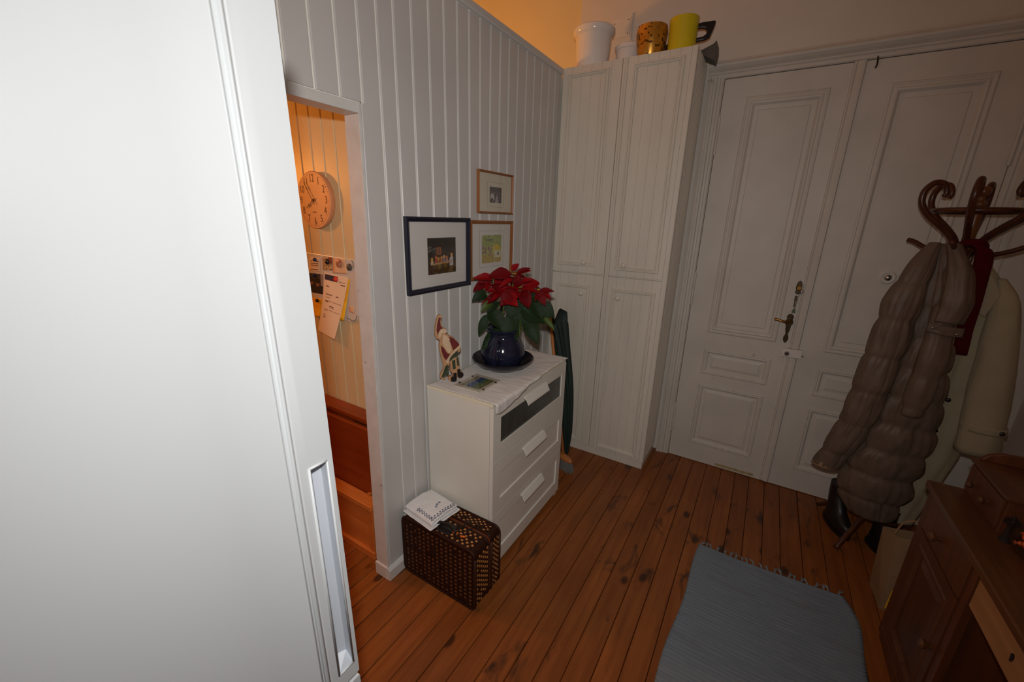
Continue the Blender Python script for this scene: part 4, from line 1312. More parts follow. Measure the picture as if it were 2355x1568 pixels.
def p_pic(u, v_):
    c = mixl((206, 170, 120), (120, 90, 60), N(u * 7, v_ * 7) + 0.4)
    if u > 0.55 and v_ > 0.5:
        c = (136, 70, 44)
    if v_ < 0.2 and u < 0.5 and N(u * 30, 1) > 0:
        c = (40, 34, 30)
    return c


def p_yel(u, v_):
    c = (236, 172, 30)
    if v_ < 0.5:
        c = (246, 190, 36)
    return c


paper('visiting_card', 'cream printed card at the upper left of the kitchen board', 'card', [(-0.712, 1.532), (-0.624, 1.531), (-0.636, 1.460), (-0.728, 1.458)], YM - 0.0055, p_card, 40, 30)
paper('snapshot', 'dark snapshot of two people on the kitchen board', 'photograph', [(-0.752, 1.445), (-0.613, 1.447), (-0.630, 1.340), (-0.752, 1.342)], YM - 0.0055, p_photo, 40, 40)
paper('picture_card', 'small colourful picture card under the black magnet', 'card', [(-0.600, 1.540), (-0.520, 1.540), (-0.526, 1.474), (-0.605, 1.472)], YM - 0.0055, p_pic, 20, 20)
paper('blank_note', 'plain tan note under the speckled magnet', 'paper', [(-0.512, 1.538), (-0.418, 1.540), (-0.408, 1.466), (-0.524, 1.462)], YM - 0.0062, p_note, 8, 8)
paper('yellow_envelope', 'yellow sheet showing behind the long letter', 'paper', [(-0.560, 1.452), (-0.394, 1.442), (-0.462, 1.222), (-0.560, 1.230)], YM - 0.0056, p_yel, 8, 12, 0.010)
paper('letter_sheet', 'long printed letter hanging below the board under a red magnet', 'paper', [(-0.593, 1.460), (-0.404, 1.450), (-0.536, 1.112), (-0.672, 1.140)], YM - 0.0075, p_letter, 60, 110, 0.022)
paper('yellow_note', 'small yellow sticky note at the lower left of the board', 'paper', [(-0.728, 1.314), (-0.640, 1.312), (-0.664, 1.214), (-0.738, 1.212)], YM - 0.0055, p_yel, 8, 14, 0.008)
paper('label_sticker', 'pale sticker at the lower right corner of the board', 'sticker', [(-0.420, 1.306), (-0.384, 1.304), (-0.388, 1.270), (-0.420, 1.274)], YM - 0.0052, p_note, 4, 4)


def magnet(label, x, z, r_, mat, y=YM - 0.008):
    o = MB().lathe([(0, -0.012), (r_ * 0.6, -0.011), (r_ * 0.95, -0.006), (r_, 0), (0, 0)], (x, y, z), 20, 'y').build('magnet', mat, smooth='auto')
    return tag(o, label, 'magnet', 'magnets on the kitchen board')


SPECK = M('speckled_shell', rgb(190, 130, 100), 0.4, 0.5, 60, spots=(40, 0.55, rgb(120, 40, 24), 0.9))
magnet('navy blue round magnet holding the printed card', -0.660, 1.520, 0.010, MAG_BLUE)
magnet('black round magnet on the small picture card', -0.558, 1.517, 0.014, BLACK)
magnet('large speckled shell magnet on the tan note', -0.464, 1.516, 0.022, SPECK)
magnet('grey lumpy magnet at the upper right corner of the board', -0.392, 1.502, 0.018, STEEL_PAINT, YM - 0.004)
magnet('bright red round magnet holding the long letter', -0.500, 1.434, 0.013, MAG_RED, YM - 0.009)
magnet('dark round magnet on the yellow sticky note', -0.679, 1.302, 0.0095, BLACK)
magnet('dark blue magnet on the snapshot of two people', -0.684, 1.438, 0.0105, MAG_BLUE)

# ---- drop-leaf table folded against the kitchen wall
tb = thing('drop_leaf_table', 'reddish drop-leaf table folded down against the kitchen wall', 'table', (-0.95, 0.04, 0))
MB().box(-1.70, -0.160, 0.002, YK - 0.004, 0.718, 0.742).build('tabletop', TABLE_RED, tb, bevel=0.003)
MB().box(-1.70, -0.160, -0.030, -0.008, 0.300, 0.712).build('hanging_leaf', TABLE_RED, tb, bevel=0.004)
MB().box(-1.66, -0.20, 0.012, 0.030, 0.62, 0.718).build('apron', TABLE_RED, tb)
for lx in (-1.64, -0.24):
    MB().box(lx - 0.02, lx + 0.02, 0.034, 0.074, 0, 0.718).build('leg', TABLE_RED, tb, bevel=0.002)
MB().box(-0.36, -0.20, -0.010, 0.004, 0.700, 0.7125).build('hinge', BRASS, tb)
# ---- low pine box in front of it
bxp = thing('pine_box', 'low orange pine box with panelled front below the folded table', 'box', (-0.8, -0.07, 0))
MB().box(-1.40, -0.150, -0.104, -0.036, 0.300, 0.330).build('top_rail', PINE, bxp, bevel=0.003)
MB().box(-1.38, -0.165, -0.086, -0.076, 0.030, 0.300).build('front_panel', PINE, bxp)
MB().box(-1.40, -0.150, -0.104, -0.060, 0.0, 0.040).build('bottom_rail', PINE, bxp, bevel=0.003)
MB().box(-0.190, -0.155, -0.096, -0.040, 0.040, 0.300).build('end_post', PINE, bxp, bevel=0.002)
MB().box(-1.40, -1.365, -0.096, -0.040, 0.040, 0.300).build('end_post', PINE, bxp, bevel=0.002)
MB().box(-0.245, -0.225, -0.046, -0.030, 0.330, 0.340).build('peg', PINE, bxp)

# ================================================================== SUITCASE AND TOWEL
SX0, SX1, SY0, SY1, SH = 0.022, 0.470, -0.050, 0.142, 0.330
sc_ = thing('wicker_suitcase', 'dark brown woven wicker suitcase standing beside the chest of drawers', 'suitcase', (0.246, 0.05, 0))


def rbox(x0, x1, y0, y1, z0, z1, r, n=4):
    """rounded in the x-z plane, extruded in y"""
    prof = []
    for cx_, cz_, a0 in ((x1 - r, z1 - r, 0), (x0 + r, z1 - r, 90), (x0 + r, z0 + r, 180), (x1 - r, z0 + r, 270)):
        for k in range(n + 1):
            a = math.radians(a0 + 90 * k / n)
            prof.append((cx_ + r * math.cos(a), cz_ + r * math.sin(a)))
    return prof, (y0, y1)


pf, yr = rbox(SX0, SX1, SY0, SY1, 0.004, SH, 0.03)
MB().extrude(pf, 'y', SY0, SY0 + 0.100).build('shell', WICKER_DK, sc_, bevel=0.006)
MB().extrude(pf, 'y', SY0 + 0.128, SY1).build('shell', WICKER_DK, sc_, bevel=0.006)
pf2, _ = rbox(SX0 + 0.003, SX1 - 0.003, 0, 0, 0.007, SH - 0.003, 0.03)
MB().extrude(pf2, 'y', SY0 + 0.098, SY0 + 0.130).build('leather_band', WICKER_LEATHER, sc_)
# weave: dark uprights, light strands showing between them
random.seed(5)
lt, dk, la = MB(), MB(), MB()
nx_, nz_ = 15, 13
dx = (SX1 - SX0 - 0.03) / nx_
dz = (SH - 0.036) / nz_
for i in range(nx_):
    xx = SX0 + 0.015 + (i + 0.5) * dx
    dk.tube([(xx - dx * 0.5, SY0 - 0.0035, 0.012), (xx - dx * 0.5, SY0 - 0.0035, SH - 0.014)], 0.0062, 6)
    for j in range(nz_):
        zz = 0.018 + (j + 0.5) * dz + random.uniform(-0.001, 0.001)
        tgt = la if random.random() < 0.9 else dk
        tgt.obox(Matrix.Translation((xx + 0.001, SY0 - 0.0015, zz)) @ Matrix.Rotation(random.uniform(-0.15, 0.15), 4, 'Y'), dx * 0.42, 0.005, dz * 0.34)
        dk.obox(Matrix.Translation((xx, SY0 - 0.001, zz + dz * 0.5)), dx * 1.0, 0.007, dz * 0.52)
# right end (x = SX1) and top, front half and back half
for (ya, yb) in ((SY0 + 0.006, SY0 + 0.096), (SY0 + 0.132, SY1 - 0.006)):
    ny_ = 5 if yb - ya < 0.07 else 6
    dy = (yb - ya) / ny_
    for i in range(ny_):
        yy = ya + (i + 0.5) * dy
        for j in range(20):
            zz = 0.03 + (j + 0.5) * (SH - 0.06) / 20
            tgt = lt if (i + j) % 2 == 0 and random.random() < 0.9 else dk
            tgt.obox(Matrix.Translation((SX1 + 0.0012, yy, zz)), 0.005, dy * 0.6, 0.0095)
        dk.tube([(SX1 + 0.001, yy - dy * 0.5, 0.03), (SX1 + 0.001, yy - dy * 0.5, SH - 0.03)], 0.0032, 6)
        for j in range(26):
            xx = SX0 + 0.03 + (j + 0.5) * (SX1 - SX0 - 0.06) / 26
            tgt = lt if (i + j) % 2 == 0 and random.random() < 0.9 else dk
            tgt.obox(Matrix.Translation((xx, yy, SH + 0.0012)), 0.0105, dy * 0.6, 0.005)
        dk.tube([(SX0 + 0.03, yy - dy * 0.5, SH + 0.001), (SX1 - 0.03, yy - dy * 0.5, SH + 0.001)], 0.0032, 6)
a_ = lt.build('light_weave', WICKER_LT, sc_)
a_['kind'] = 'stuff'
a_ = la.build('front_weave', WICKER_FRONT, sc_)
a_['kind'] = 'stuff'
a_ = dk.build('dark_weave', WICKER_DK, sc_)
a_['kind'] = 'stuff'
for yy in (SY0 - 0.002, SY1 + 0.002, SY0 + 0.100, SY0 + 0.128):
    loop = [Vector((p, yy, q)) for p, q in pf]
    MB().tube(loop + [loop[0]], 0.0065, 8).build('braided_edge', WICKER_DK, sc_, smooth=True)
# handle, straps and toggles
MB().tube(spline([(0.215, SY0 + 0.04, SH + 0.004), (0.225, SY0 + 0.045, SH + 0.020), (0.270, SY0 + 0.05, SH + 0.026), (0.315, SY0 + 0.045, SH + 0.020), (0.325, SY0 + 0.04, SH + 0.004)], 4), 0.007, 8).build('handle', LEATHER, sc_, smooth=True)
MB().box(0.225, 0.305, SY0 + 0.012, SY0 + 0.085, SH, SH + 0.005).build('leather_patch', LEATHER, sc_, bevel=0.002)
for tx in (0.165, 0.322, 0.365):
    MB().tube([(tx - 0.012, SY0 + 0.04, SH + 0.006), (tx + 0.012, SY0 + 0.05, SH + 0.006)], 0.0045, 8).build('toggle', ORANGE_BEAD, sc_, smooth=True)
    MB().tube(spline([(tx, SY0 + 0.05, SH + 0.004), (tx + 0.006, SY0 + 0.10, SH + 0.012), (tx + 0.010, SY0 + 0.15, SH + 0.004)], 4), 0.003, 6).build('strap', LEATHER, sc_)
# ---- folded towel
TW = Matrix.Translation((0.128, 0.045, SH + 0.007)) @ Matrix.Rotation(math.radians(-7), 4, 'Z')
tw = thing('embroidered_towel', 'folded white towel with blue cross-stitch lying on the suitcase', 'towel', (0.128, 0.045, SH + 0.0065))


def tw_pt(u, v_, lay):
    x = (u - 0.5) * 0.205
    y = (v_ - 0.5) * 0.200
    z = 0.0025 + lay * 0.010 + 0.006 * (1 - (2 * v_ - 1) ** 2) * (lay + 0.3)
    z += 0.003 * N(u * 4, v_ * 4, lay) * lay
    if lay == 0 and v_ < 0.10:
        z -= 0.0
    return TW @ Vector((x + 0.004 * N(v_ * 3, lay), y + lay * 0.006, z))


def towel_fold(u, v_):
    """one cloth folded over twice: v runs round the folds"""
    s = v_ * 3.0
    lay = min(int(s), 2)
    t = s - lay
    a = t if lay % 2 == 0 else 1 - t
    y = (a - 0.5) * (0.196 - 0.012 * lay)
    h = lay * 0.013
    if t > 0.93 and lay < 2:
        h += (t - 0.93) / 0.07 * 0.0065
    if t < 0.07 and lay > 0:
        h -= (0.07 - t) / 0.07 * 0.0065
    z = 0.004 + h + 0.010 * (1 - (2 * a - 1) ** 2) * (0.2 + 0.4 * lay) + 0.0022 * N(u * 5, a * 4, lay * 3)
    x = (u - 0.5) * (0.212 - 0.006 * lay) + 0.004 * N(a * 4, lay)
    return TW @ Vector((x, y, z))


MB().grid(towel_fold, 30, 84).build('cloth', TOWEL, tw, smooth=True, solid=0.0022)
em = MB()


def stitch(u, a, du, da):
    p = [towel_fold(u + uu, (2 + a + aa) / 3) + Vector((0, 0, 0.0022)) for uu, aa in ((0, -da), (du, 0), (0, da), (-du, 0))]
    for k in range(4):
        em.tube([p[k], p[(k + 1) % 4]], 0.0013, 4)


for k in range(6):
    stitch(0.40 + k * 0.09, 0.12, 0.034, 0.05)
for k in range(9):
    stitch(0.935, 0.10 + k * 0.1, 0.03, 0.035)
    stitch(0.875, 0.14 + k * 0.1, 0.016, 0.022)
for u, a in ((0.62, 0.60), (0.60, 0.70), (0.66, 0.52)):
    stitch(u, a, 0.026, 0.035)
a_ = em.build('embroidery', EMBROID, tw)
a_['kind'] = 'stuff'

# ================================================================== BROOM AND UMBRELLA BETWEEN CHEST AND CUPBOARD
br = thing('broom', 'wooden broom with grey bristles standing behind the chest of drawers', 'broom', (0.33, 1.22, 0))
top = Vector((0.085, 1.33, 1.20))
bot = Vector((0.315, 1.235, 0.10))
MB().tube([bot, top], 0.0115, 12).build('stick', BROOM_WOOD, br, smooth=True)
R_ = Matrix.Translation((0.318, 1.235, 0.085)) @ Matrix.Rotation(math.radians(-25), 4, 'Z')
hb = MB().lathe([(0, -0.022), (0.6, -0.02), (0.95, -0.008), (1, 0.0), (0.9, 0.014), (0.5, 0.024), (0, 0.026)], (0, 0, 0), 28)
hb.v = [tuple(R_ @ Vector((p[0] * 0.092, p[1] * 0.030, p[2]))) for p in hb.v]
hb.build('head', BROOM_WOOD, br, smooth=True)
bs = MB()
random.seed(2)
for i in range(34):
    for j in range(6):
        a, c_ = (i / 33 - 0.5) * 2, (j / 5 - 0.5) * 2
        if a * a + c_ * c_ * 0.3 > 1.05:
            continue
        p0 = R_ @ Vector((a * 0.082, c_ * 0.020, -0.012))
        p1 = R_ @ Vector((a * 0.105 + random.uniform(-0.004, 0.004), c_ * 0.034 + random.uniform(-0.004, 0.004), -0.083))
        bs.tube([p0, p1], 0.0018, 4, False)
a_ = bs.build('bristles', BRISTLE, br)
a_['kind'] = 'stuff'
um = thing('folded_umbrella', 'dark green folded umbrella leaning in the corner by the cupboard', 'umbrella', (0.25, 1.36, 0))
upath = [(0.290, 1.345, 0.03), (0.277, 1.352, 0.25), (0.250, 1.362, 0.55), (0.195, 1.372, 0.85), (0.140, 1.384, 1.05)]


def fabric(mb_, path, rx, ry, folds, amp, top_pts):
    P = spline(path, 6)
    n = 40
    vs, fs = [], []
    for k, p in enumerate(P):
        t = k / (len(P) - 1)
        r1, r2 = lerp_list(rx, t), lerp_list(ry, t)
        for i in range(n):
            a = 2 * math.pi * i / n
            q = 1 + amp * math.cos(a * folds + t * 2)
            h = 0.0
            if t > 0.9:
                h = top_pts * max(0, math.cos(a * 3 + 1)) * (t - 0.9) / 0.1
            vs.append((p.x + math.cos(a) * r1 * q, p.y + math.sin(a) * r2 * q, p.z + h))
    for k in range(len(P) - 1):
        for i in range(n):
            j = (i + 1) % n
            fs.append((k * n + i, k * n + j, (k + 1) * n + j, (k + 1) * n + i))
    fs += [tuple(range(n - 1, -1, -1)), tuple((len(P) - 1) * n + i for i in range(n))]
    mb_.add(vs, fs)
    return mb_


fabric(MB(), upath, [0.012, 0.040, 0.048, 0.052, 0.066], [0.012, 0.036, 0.042, 0.046, 0.060], 8, 0.16, 0.09).build('canopy', GREEN_FAB, um, smooth=True)
MB().tube([(0.290, 1.345, 0.0), (0.290, 1.345, 0.05)], 0.006, 8).build('tip', BLACK, um)

# ================================================================== RUG
random.seed(8)
rg = thing('rag_rug', 'woven blue-grey rag rug with a fringed end on the floor', 'rug', (1.64, 0.3, 0.001))
RC_ = [Vector((1.290, 0.966, 0)), Vector((2.006, 1.000, 0))]


def rugp(u, v_):
    y = 0.970 + 0.026 * u - v_ * 2.15
    xl = 1.292 - 0.050 * min(1, v_ * 2.1) - 0.018 * math.sin(v_ * 22 + 0.4) * (v_ < 0.9) * 0.35
    xr = 1.985 + 0.0 * v_ + 0.010 * math.sin(v_ * 17 + 1.0)
    if v_ < 0.10:
        xr -= 0.05 * (1 - v_ / 0.10) ** 2
    x = xl + (xr - xl) * u
    return (x + 0.0022 * math.sin(v_ * 900) * (1 if u > 0.99 else (-1 if u < 0.01 else 0)), y - 0.012 * math.sin(u * 3.1), 0.006 + 0.0025 * N(u * 5, v_ * 12) + 0.0008 * math.sin(v_ * 700))


MB().grid(rugp, 40, 420).build('weave', RUG, rg, smooth=True, solid=0.006)
for k in range(22):
    u = (k + 0.3 + random.uniform(-0.15, 0.15)) / 22
    p = Vector(rugp(min(u, 1), 0))
    a = random.uniform(-0.6, 0.5)
    L = random.uniform(0.026, 0.040)
    d = Vector((math.sin(a), math.cos(a), 0))
    s_ = Vector((d.y, -d.x, 0))
    ts = MB()
    kn = p + d * 0.012
    ts.lathe([(0, -0.004), (0.0055, 0), (0, 0.005)], (kn.x, kn.y, 0.006), 8)
    ts.tube([p - d * 0.003 + Vector((0, 0, 0.0)), Vector((kn.x, kn.y, 0.006))], 0.003, 5)
    for q in range(5):
        e = kn + d * L * random.uniform(0.7, 1.1) + s_ * (q - 2) * 0.0042
        ts.tube([Vector((kn.x, kn.y, 0.006)), kn.lerp(e, 0.6) + Vector((0, 0, 0.001)), Vector((e.x, e.y, 0.003))], 0.0017, 4)
    ts.build('tassel', RUG_TAS, rg)

# ================================================================== COAT STAND
SP = Vector((2.128, 1.585, 0))
cs_ = thing('coat_stand', 'dark bentwood coat stand with curled hooks in front of the door', 'coat stand', tuple(SP))
MB().lathe([(0.0, 0.30), (0.021, 0.30), (0.022, 0.6), (0.021, 1.2), (0.019, 1.62), (0.021, 1.66), (0.022, 1.84), (0.019, 1.855), (0.024, 1.862), (0.023, 1.874), (0.012, 1.884), (0.011, 1.900), (0.020, 1.908), (0.026, 1.922), (0.022, 1.936), (0.012, 1.944), (0, 1.946)], tuple(SP), 24).build('pole', BENT_POLE, cs_, smooth='auto')


def radial(a, pts):
    return [SP + Vector((math.cos(a) * r_, math.sin(a) * r_, z_)) for r_, z_ in pts]


HK = [(0.024, 1.600), (0.030, 1.650), (0.058, 1.712), (0.110, 1.765), (0.168, 1.815), (0.205, 1.870), (0.208, 1.925), (0.178, 1.962), (0.142, 1.955), (0.128, 1.922), (0.134, 1.900)]
for k in range(6):
    P = spline(radial(math.radians(188 + 60 * k), HK), 5)
    n = len(P)
    MB().tube(P, [0.0135 * (1.0 if t < n * 0.75 else 1.0 - 0.35 * (t - n * 0.75) / (n * 0.25)) for t in range(n)], 10).build('hook', BENT, cs_, smooth=True)
ring = [SP + Vector((math.cos(t * 2 * math.pi / 40) * 0.148, math.sin(t * 2 * math.pi / 40) * 0.148, 1.838)) for t in range(41)]
MB().tube(ring, 0.0125, 10, False).build('ring', BENT, cs_, smooth=True)
PEG = [(0.020, 1.672), (0.050, 1.655), (0.090, 1.648), (0.140, 1.665), (0.185, 1.690), (0.215, 1.700)]
for k in range(4):
    P = spline(radial(math.radians(-28 + 90 * k), PEG), 4)
    MB().tube(P, 0.0105, 8).build('lower_hook', BENT, cs_, smooth=True)
LEG = [(0.022, 0.72), (0.034, 0.50), (0.050, 0.34), (0.095, 0.22), (0.170, 0.135), (0.240, 0.070), (0.292, 0.016)]
for k in range(4):
    P = spline(radial(math.radians(232 + 90 * k), LEG), 5)
    MB().tube(P, [0.014] * (len(P) - 2) + [0.0145, 0.013], 10).build('leg', BENT, cs_, smooth=True)
MB().tube([SP + Vector((math.cos(t * 2 * math.pi / 32) * 0.125, math.sin(t * 2 * math.pi / 32) * 0.125, 0.20)) for t in range(33)], 0.009, 8, False).build('lower_ring', BENT, cs_, smooth=True)


# ---- garments
def garment(path, rx, ry, n=44, per=7, seg=None, quilt=0.0, wr=0.0, seed=0.0, folds=0, famp=0.0, mul=1.0, hem=0.0):
    P = spline(path, per)
    tot = 0
    acc = [0]
    for k in range(1, len(P)):
        tot += (P[k] - P[k - 1]).length
        acc.append(tot)
    vs, fs = [], []
    for k, p in enumerate(P):
        t = k / (len(P) - 1)
        r1, r2 = lerp_list(rx, t), lerp_list(ry, t)
        qb = 1.0
        if seg:
            ph = acc[k] / seg
            qb = 1 - quilt + quilt * 1.35 * abs(math.sin(math.pi * ph)) ** 0.42
        for i in range(n):
            a = 2 * math.pi * i / n
            w_ = 1 + wr * noise.noise(Vector((math.cos(a) * 2.2 + seed, math.sin(a) * 2.2, acc[k] * 9))) + wr * 0.6 * noise.noise(Vector((math.cos(a) * 9 + seed, math.sin(a) * 9, acc[k] * 14)))
            if seg:
                for a0 in (-1.15, -2.1, 0.4):       # stitched seams running down the garment
                    w_ -= 0.07 * math.exp(-((((a - a0 + math.pi) % (2 * math.pi)) - math.pi) / 0.10) ** 2)
                near = 1 - abs(math.sin(math.pi * acc[k] / seg))
                w_ += 0.05 * near ** 2 * noise.noise(Vector((a * 5 + seed, 0, acc[k] * 5)))
            if folds:
                w_ += famp * math.cos(a * folds + seed + acc[k] * 1.5) * (0.4 + 0.6 * t)
            q = qb * w_
            vs.append((p.x + math.cos(a) * r1 * q, p.y + math.sin(a) * r2 * q, p.z + hem * math.cos(a) * t ** 6))
    for k in range(len(P) - 1):
        for i in range(n):
            j = (i + 1) % n
            fs.append((k * n + i, k * n + j, (k + 1) * n + j, (k + 1) * n + i))
    fs += [tuple(range(n - 1, -1, -1)), tuple((len(P) - 1) * n + i for i in range(n))]
    return MB().add(vs, fs)


dc = thing('down_coat', 'long brown quilted down coat hanging at the front of the coat stand', 'coat', (2.03, 1.45, 0.2))
garment([(2.030, 1.500, 1.690), (2.052, 1.478, 1.56), (2.072, 1.462, 1.34), (2.078, 1.452, 1.08), (2.074, 1.448, 0.80), (2.050, 1.446, 0.55), (2.040, 1.446, 0.36), (2.062, 1.448, 0.235)],
        [0.030, 0.058, 0.076, 0.102, 0.132, 0.150, 0.142, 0.092], [0.030, 0.042, 0.055, 0.072, 0.082, 0.085, 0.080, 0.062], 96, 18, 0.15, 0.17, 0.10, 1.0, 5, 0.03).build('body', PUFFER, dc, smooth=True)
slv = garment([(1.995, 1.478, 1.695), (1.962, 1.452, 1.575), (1.935, 1.432, 1.42), (1.922, 1.420, 1.20), (1.908, 1.412, 0.97), (1.890, 1.408, 0.77), (1.850, 1.408, 0.60), (1.818, 1.410, 0.485)],
              [0.022, 0.050, 0.068, 0.074, 0.076, 0.074, 0.068, 0.060], [0.025, 0.042, 0.052, 0.056, 0.058, 0.056, 0.052, 0.046], 80, 18, 0.19, 0.15, 0.09, 4.0).build('sleeve', PUFFER, dc, smooth=True)
garment([(1.823, 1.410, 0.505), (1.812, 1.410, 0.474)], [0.060, 0.062], [0.046, 0.048], 40, 3).build('cuff', PUFFER_LINE, slv, smooth=True)
garment([(2.070, 1.420, 1.42), (2.086, 1.392, 1.26), (2.084, 1.378, 1.08), (2.074, 1.372, 0.90), (2.070, 1.374, 0.868)], [0.030, 0.050, 0.054, 0.046, 0.034], [0.022, 0.032, 0.036, 0.034, 0.026], 40, 10, 0.17, 0.18, 0.09, 9.0).build('sleeve', PUFFER, dc, smooth=True)
# hood hanging in folds, flap with two snaps
garment([(2.055, 1.470, 1.695), (2.088, 1.432, 1.58), (2.104, 1.405, 1.44), (2.098, 1.396, 1.34)], [0.026, 0.046, 0.056, 0.048], [0.022, 0.036, 0.042, 0.03], 40, 8, None, 0, 0.16, 6.0, 5, 0.10).build('hood', PUFFER, dc, smooth=True)
fl_ = MB().grid(lambda u, v_: (2.028 + u * 0.122, 1.362 - 0.012 * math.sin(math.pi * u) + 0.004 * N(u * 6, v_ * 4), 1.340 - 0.012 * u - v_ * 0.042 - 0.004 * math.sin(math.pi * u)), 16, 6).build('flap', PUFFER, dc, smooth=True, solid=0.008)
for sx, sz in ((2.044, 1.318), (2.126, 1.300)):
    MB().lathe([(0, -0.005), (0.005, -0.004), (0.0065, 0)], (sx, 1.350, sz), 12, 'y').build('snap', CHROME, fl_, smooth=True)

tc_ = thing('trench_coat', 'beige cotton trench coat hanging at the right of the coat stand', 'coat', (2.25, 1.54, 0.18))
garment([(2.205, 1.560, 1.600), (2.235, 1.548, 1.48), (2.262, 1.545, 1.25), (2.272, 1.545, 0.95), (2.265, 1.545, 0.65), (2.225, 1.540, 0.40), (2.195, 1.535, 0.195)],
        [0.020, 0.066, 0.074, 0.074, 0.074, 0.074, 0.066], [0.024, 0.040, 0.046, 0.050, 0.052, 0.05, 0.045], 56, 10, None, 0, 0.05, 2.0, 7, 0.07).build('body', TRENCH, tc_, smooth=True)
ts_ = garment([(2.262, 1.530, 1.545), (2.290, 1.510, 1.45), (2.318, 1.496, 1.24), (2.346, 1.490, 0.98), (2.372, 1.486, 0.712)],
              [0.018, 0.048, 0.066, 0.078, 0.079], [0.020, 0.040, 0.050, 0.056, 0.056], 48, 10, None, 0, 0.05, 5.0, 5, 0.03, hem=0.006).build('sleeve', TRENCH, tc_, smooth=True)
garment([(2.362, 1.486, 0.862), (2.366, 1.486, 0.826)], [0.0815, 0.0825], [0.0585, 0.0595], 40, 3, None, 0, 0.02, 5.0).build('cuff_strap', TRENCH, ts_, smooth=True)
MB().lathe([(0, -0.006), (0.009, -0.005), (0.011, 0)], (2.412, 1.437, 0.846), 14, 'y').build('button', BLACK, ts_, smooth=True)
col_ = MB().extrude([(2.196, 1.572), (2.222, 1.550), (2.262, 1.478), (2.236, 1.372), (2.214, 1.386), (2.200, 1.47)], 'y', 1.478, 1.494)
col_.build('collar', TRENCH, tc_, bevel=0.004)
for bxx, bz in ((2.196, 0.95), (2.190, 0.78)):
    MB().lathe([(0, -0.006), (0.009, -0.005), (0.011, 0)], (bxx + 0.022, 1.487, bz), 14, 'y').build('button', BLACK, tc_, smooth=True)

scf = thing('wool_scarf', 'dark red wool scarf draped over the coat stand between the two coats', 'scarf', (2.16, 1.45, 1.18))
garment([(2.120, 1.455, 1.690), (2.155, 1.452, 1.66), (2.166, 1.450, 1.54), (2.172, 1.450, 1.40), (2.192, 1.455, 1.19)], [0.018, 0.030, 0.034, 0.034, 0.026], [0.010, 0.012, 0.013, 0.012, 0.008], 32, 8, None, 0, 0.08, 3.0, 4, 0.1).build('hanging_end', SCARF, scf, smooth=True)
MB().tube(spline([(2.070, 1.530, 1.655), (2.085, 1.500, 1.685), (2.120, 1.480, 1.700), (2.155, 1.485, 1.690), (2.172, 1.53, 1.665)], 5), [0.012] + [0.017] * 19 + [0.012], 10).build('loop', SCARF, scf, smooth=True)
tag(MB().tube(spline([(2.130, 1.480, 1.660), (2.118, 1.462, 1.610), (2.112, 1.458, 1.56), (2.104, 1.456, 1.51)], 4), 0.004, 6).build('hanger_hook', CHROME), 'bent metal hanger hook under the scarf loop', 'hanger')

# ---- shoes at the foot of the stand
def shoe(label, x, y, a):
    t = thing('black_boot', label, 'boot', (x, y, 0), 'boots under the coats')
    Rm_ = Matrix.Translation((x, y, 0)) @ Matrix.Rotation(a, 4, 'Z')
    up_ = garment([(0, 0, 0.02), (0, 0.0, 0.07), (0, 0.035, 0.12), (0, 0.055, 0.20), (0, 0.055, 0.27)], [0.042, 0.044, 0.040, 0.046, 0.050], [0.120, 0.112, 0.070, 0.050, 0.050], 28, 5)
    up_.v = [tuple(Rm_ @ Vector(p)) for p in up_.v]
    up_.build('upper', LEATHER, t, smooth=True)
    so = garment([(0, 0, 0.0), (0, 0, 0.022)], [0.045, 0.046], [0.124, 0.125], 28, 2)
    so.v = [tuple(Rm_ @ Vector(p)) for p in so.v]
    so.build('sole', BLACK, t)


shoe('black boot under the left edge of the down coat', 1.975, 1.60, math.radians(20))
shoe('black boot beside the coat stand pole under the coats', 2.185, 1.47, math.radians(35))

# ---- kraft paper bag standing between coat stand and desk
bg = thing('paper_bag', 'brown paper carrier bag with yellow mark standing behind the desk', 'bag', (2.19, 1.07, 0))
bo = [(2.075, 1.180, 0), (2.30, 1.180, 0), (2.30, 1.02, 0), (2.085, 1.02, 0)]
bt = [(2.045, 1.150, 0.36), (2.30, 1.13, 0.42), (2.30, 1.05, 0.42), (2.070, 1.03, 0.40)]
MB().add(bo + bt, [(0, 1, 2, 3), (0, 4, 5, 1), (1, 5, 6, 2), (2, 6, 7, 3), (3, 7, 4, 0)]).build('body', KRAFT, bg, solid=0.002)
gs = lambda u, v_: Vector(bo[3]).lerp(Vector(bo[0]), u).lerp(Vector(bt[3]).lerp(Vector(bt[0]), u), v_) + Vector((-0.0035, 0, 0))
gf = lambda u, v_: Vector(bo[3]).lerp(Vector(bo[2]), u).lerp(Vector(bt[3]).lerp(Vector(bt[2]), u), v_) + Vector((0, -0.0035, 0))
mk = MB().add([gf(0.08, 0.04), gf(0.5, 0.04), gf(0.42, 0.12), gf(0.12, 0.30)], [(0, 1, 2, 3)])
mk.build('yellow_mark', PAPER_YEL, bg)
ob_ = MB()
ov = [gf(0.42 + 0.22 * math.cos(t), 0.36 + 0.28 * math.sin(t)) for t in [k * math.pi / 10 for k in range(20)]]
ob_.add(ov, [tuple(range(20))])
ob_.build('dark_emblem', BLACK, bg)
MB().tube(spline([(2.07, 1.08, 0.38), (2.09, 1.075, 0.46), (2.16, 1.075, 0.48), (2.20, 1.075, 0.40)], 5), 0.004, 6).build('handle', KRAFT, bg)

# ================================================================== DESK
dk_ = thing('writing_desk', 'dark stained pine desk with drawers along the right-hand wall', 'desk', (2.32, 0.1, 0))
DX = 2.062
MB().box(DX - 0.016, XR - 0.012, -0.85, 0.892, 0.752, 0.780).build('desktop', DESK, dk_, bevel=0.004)
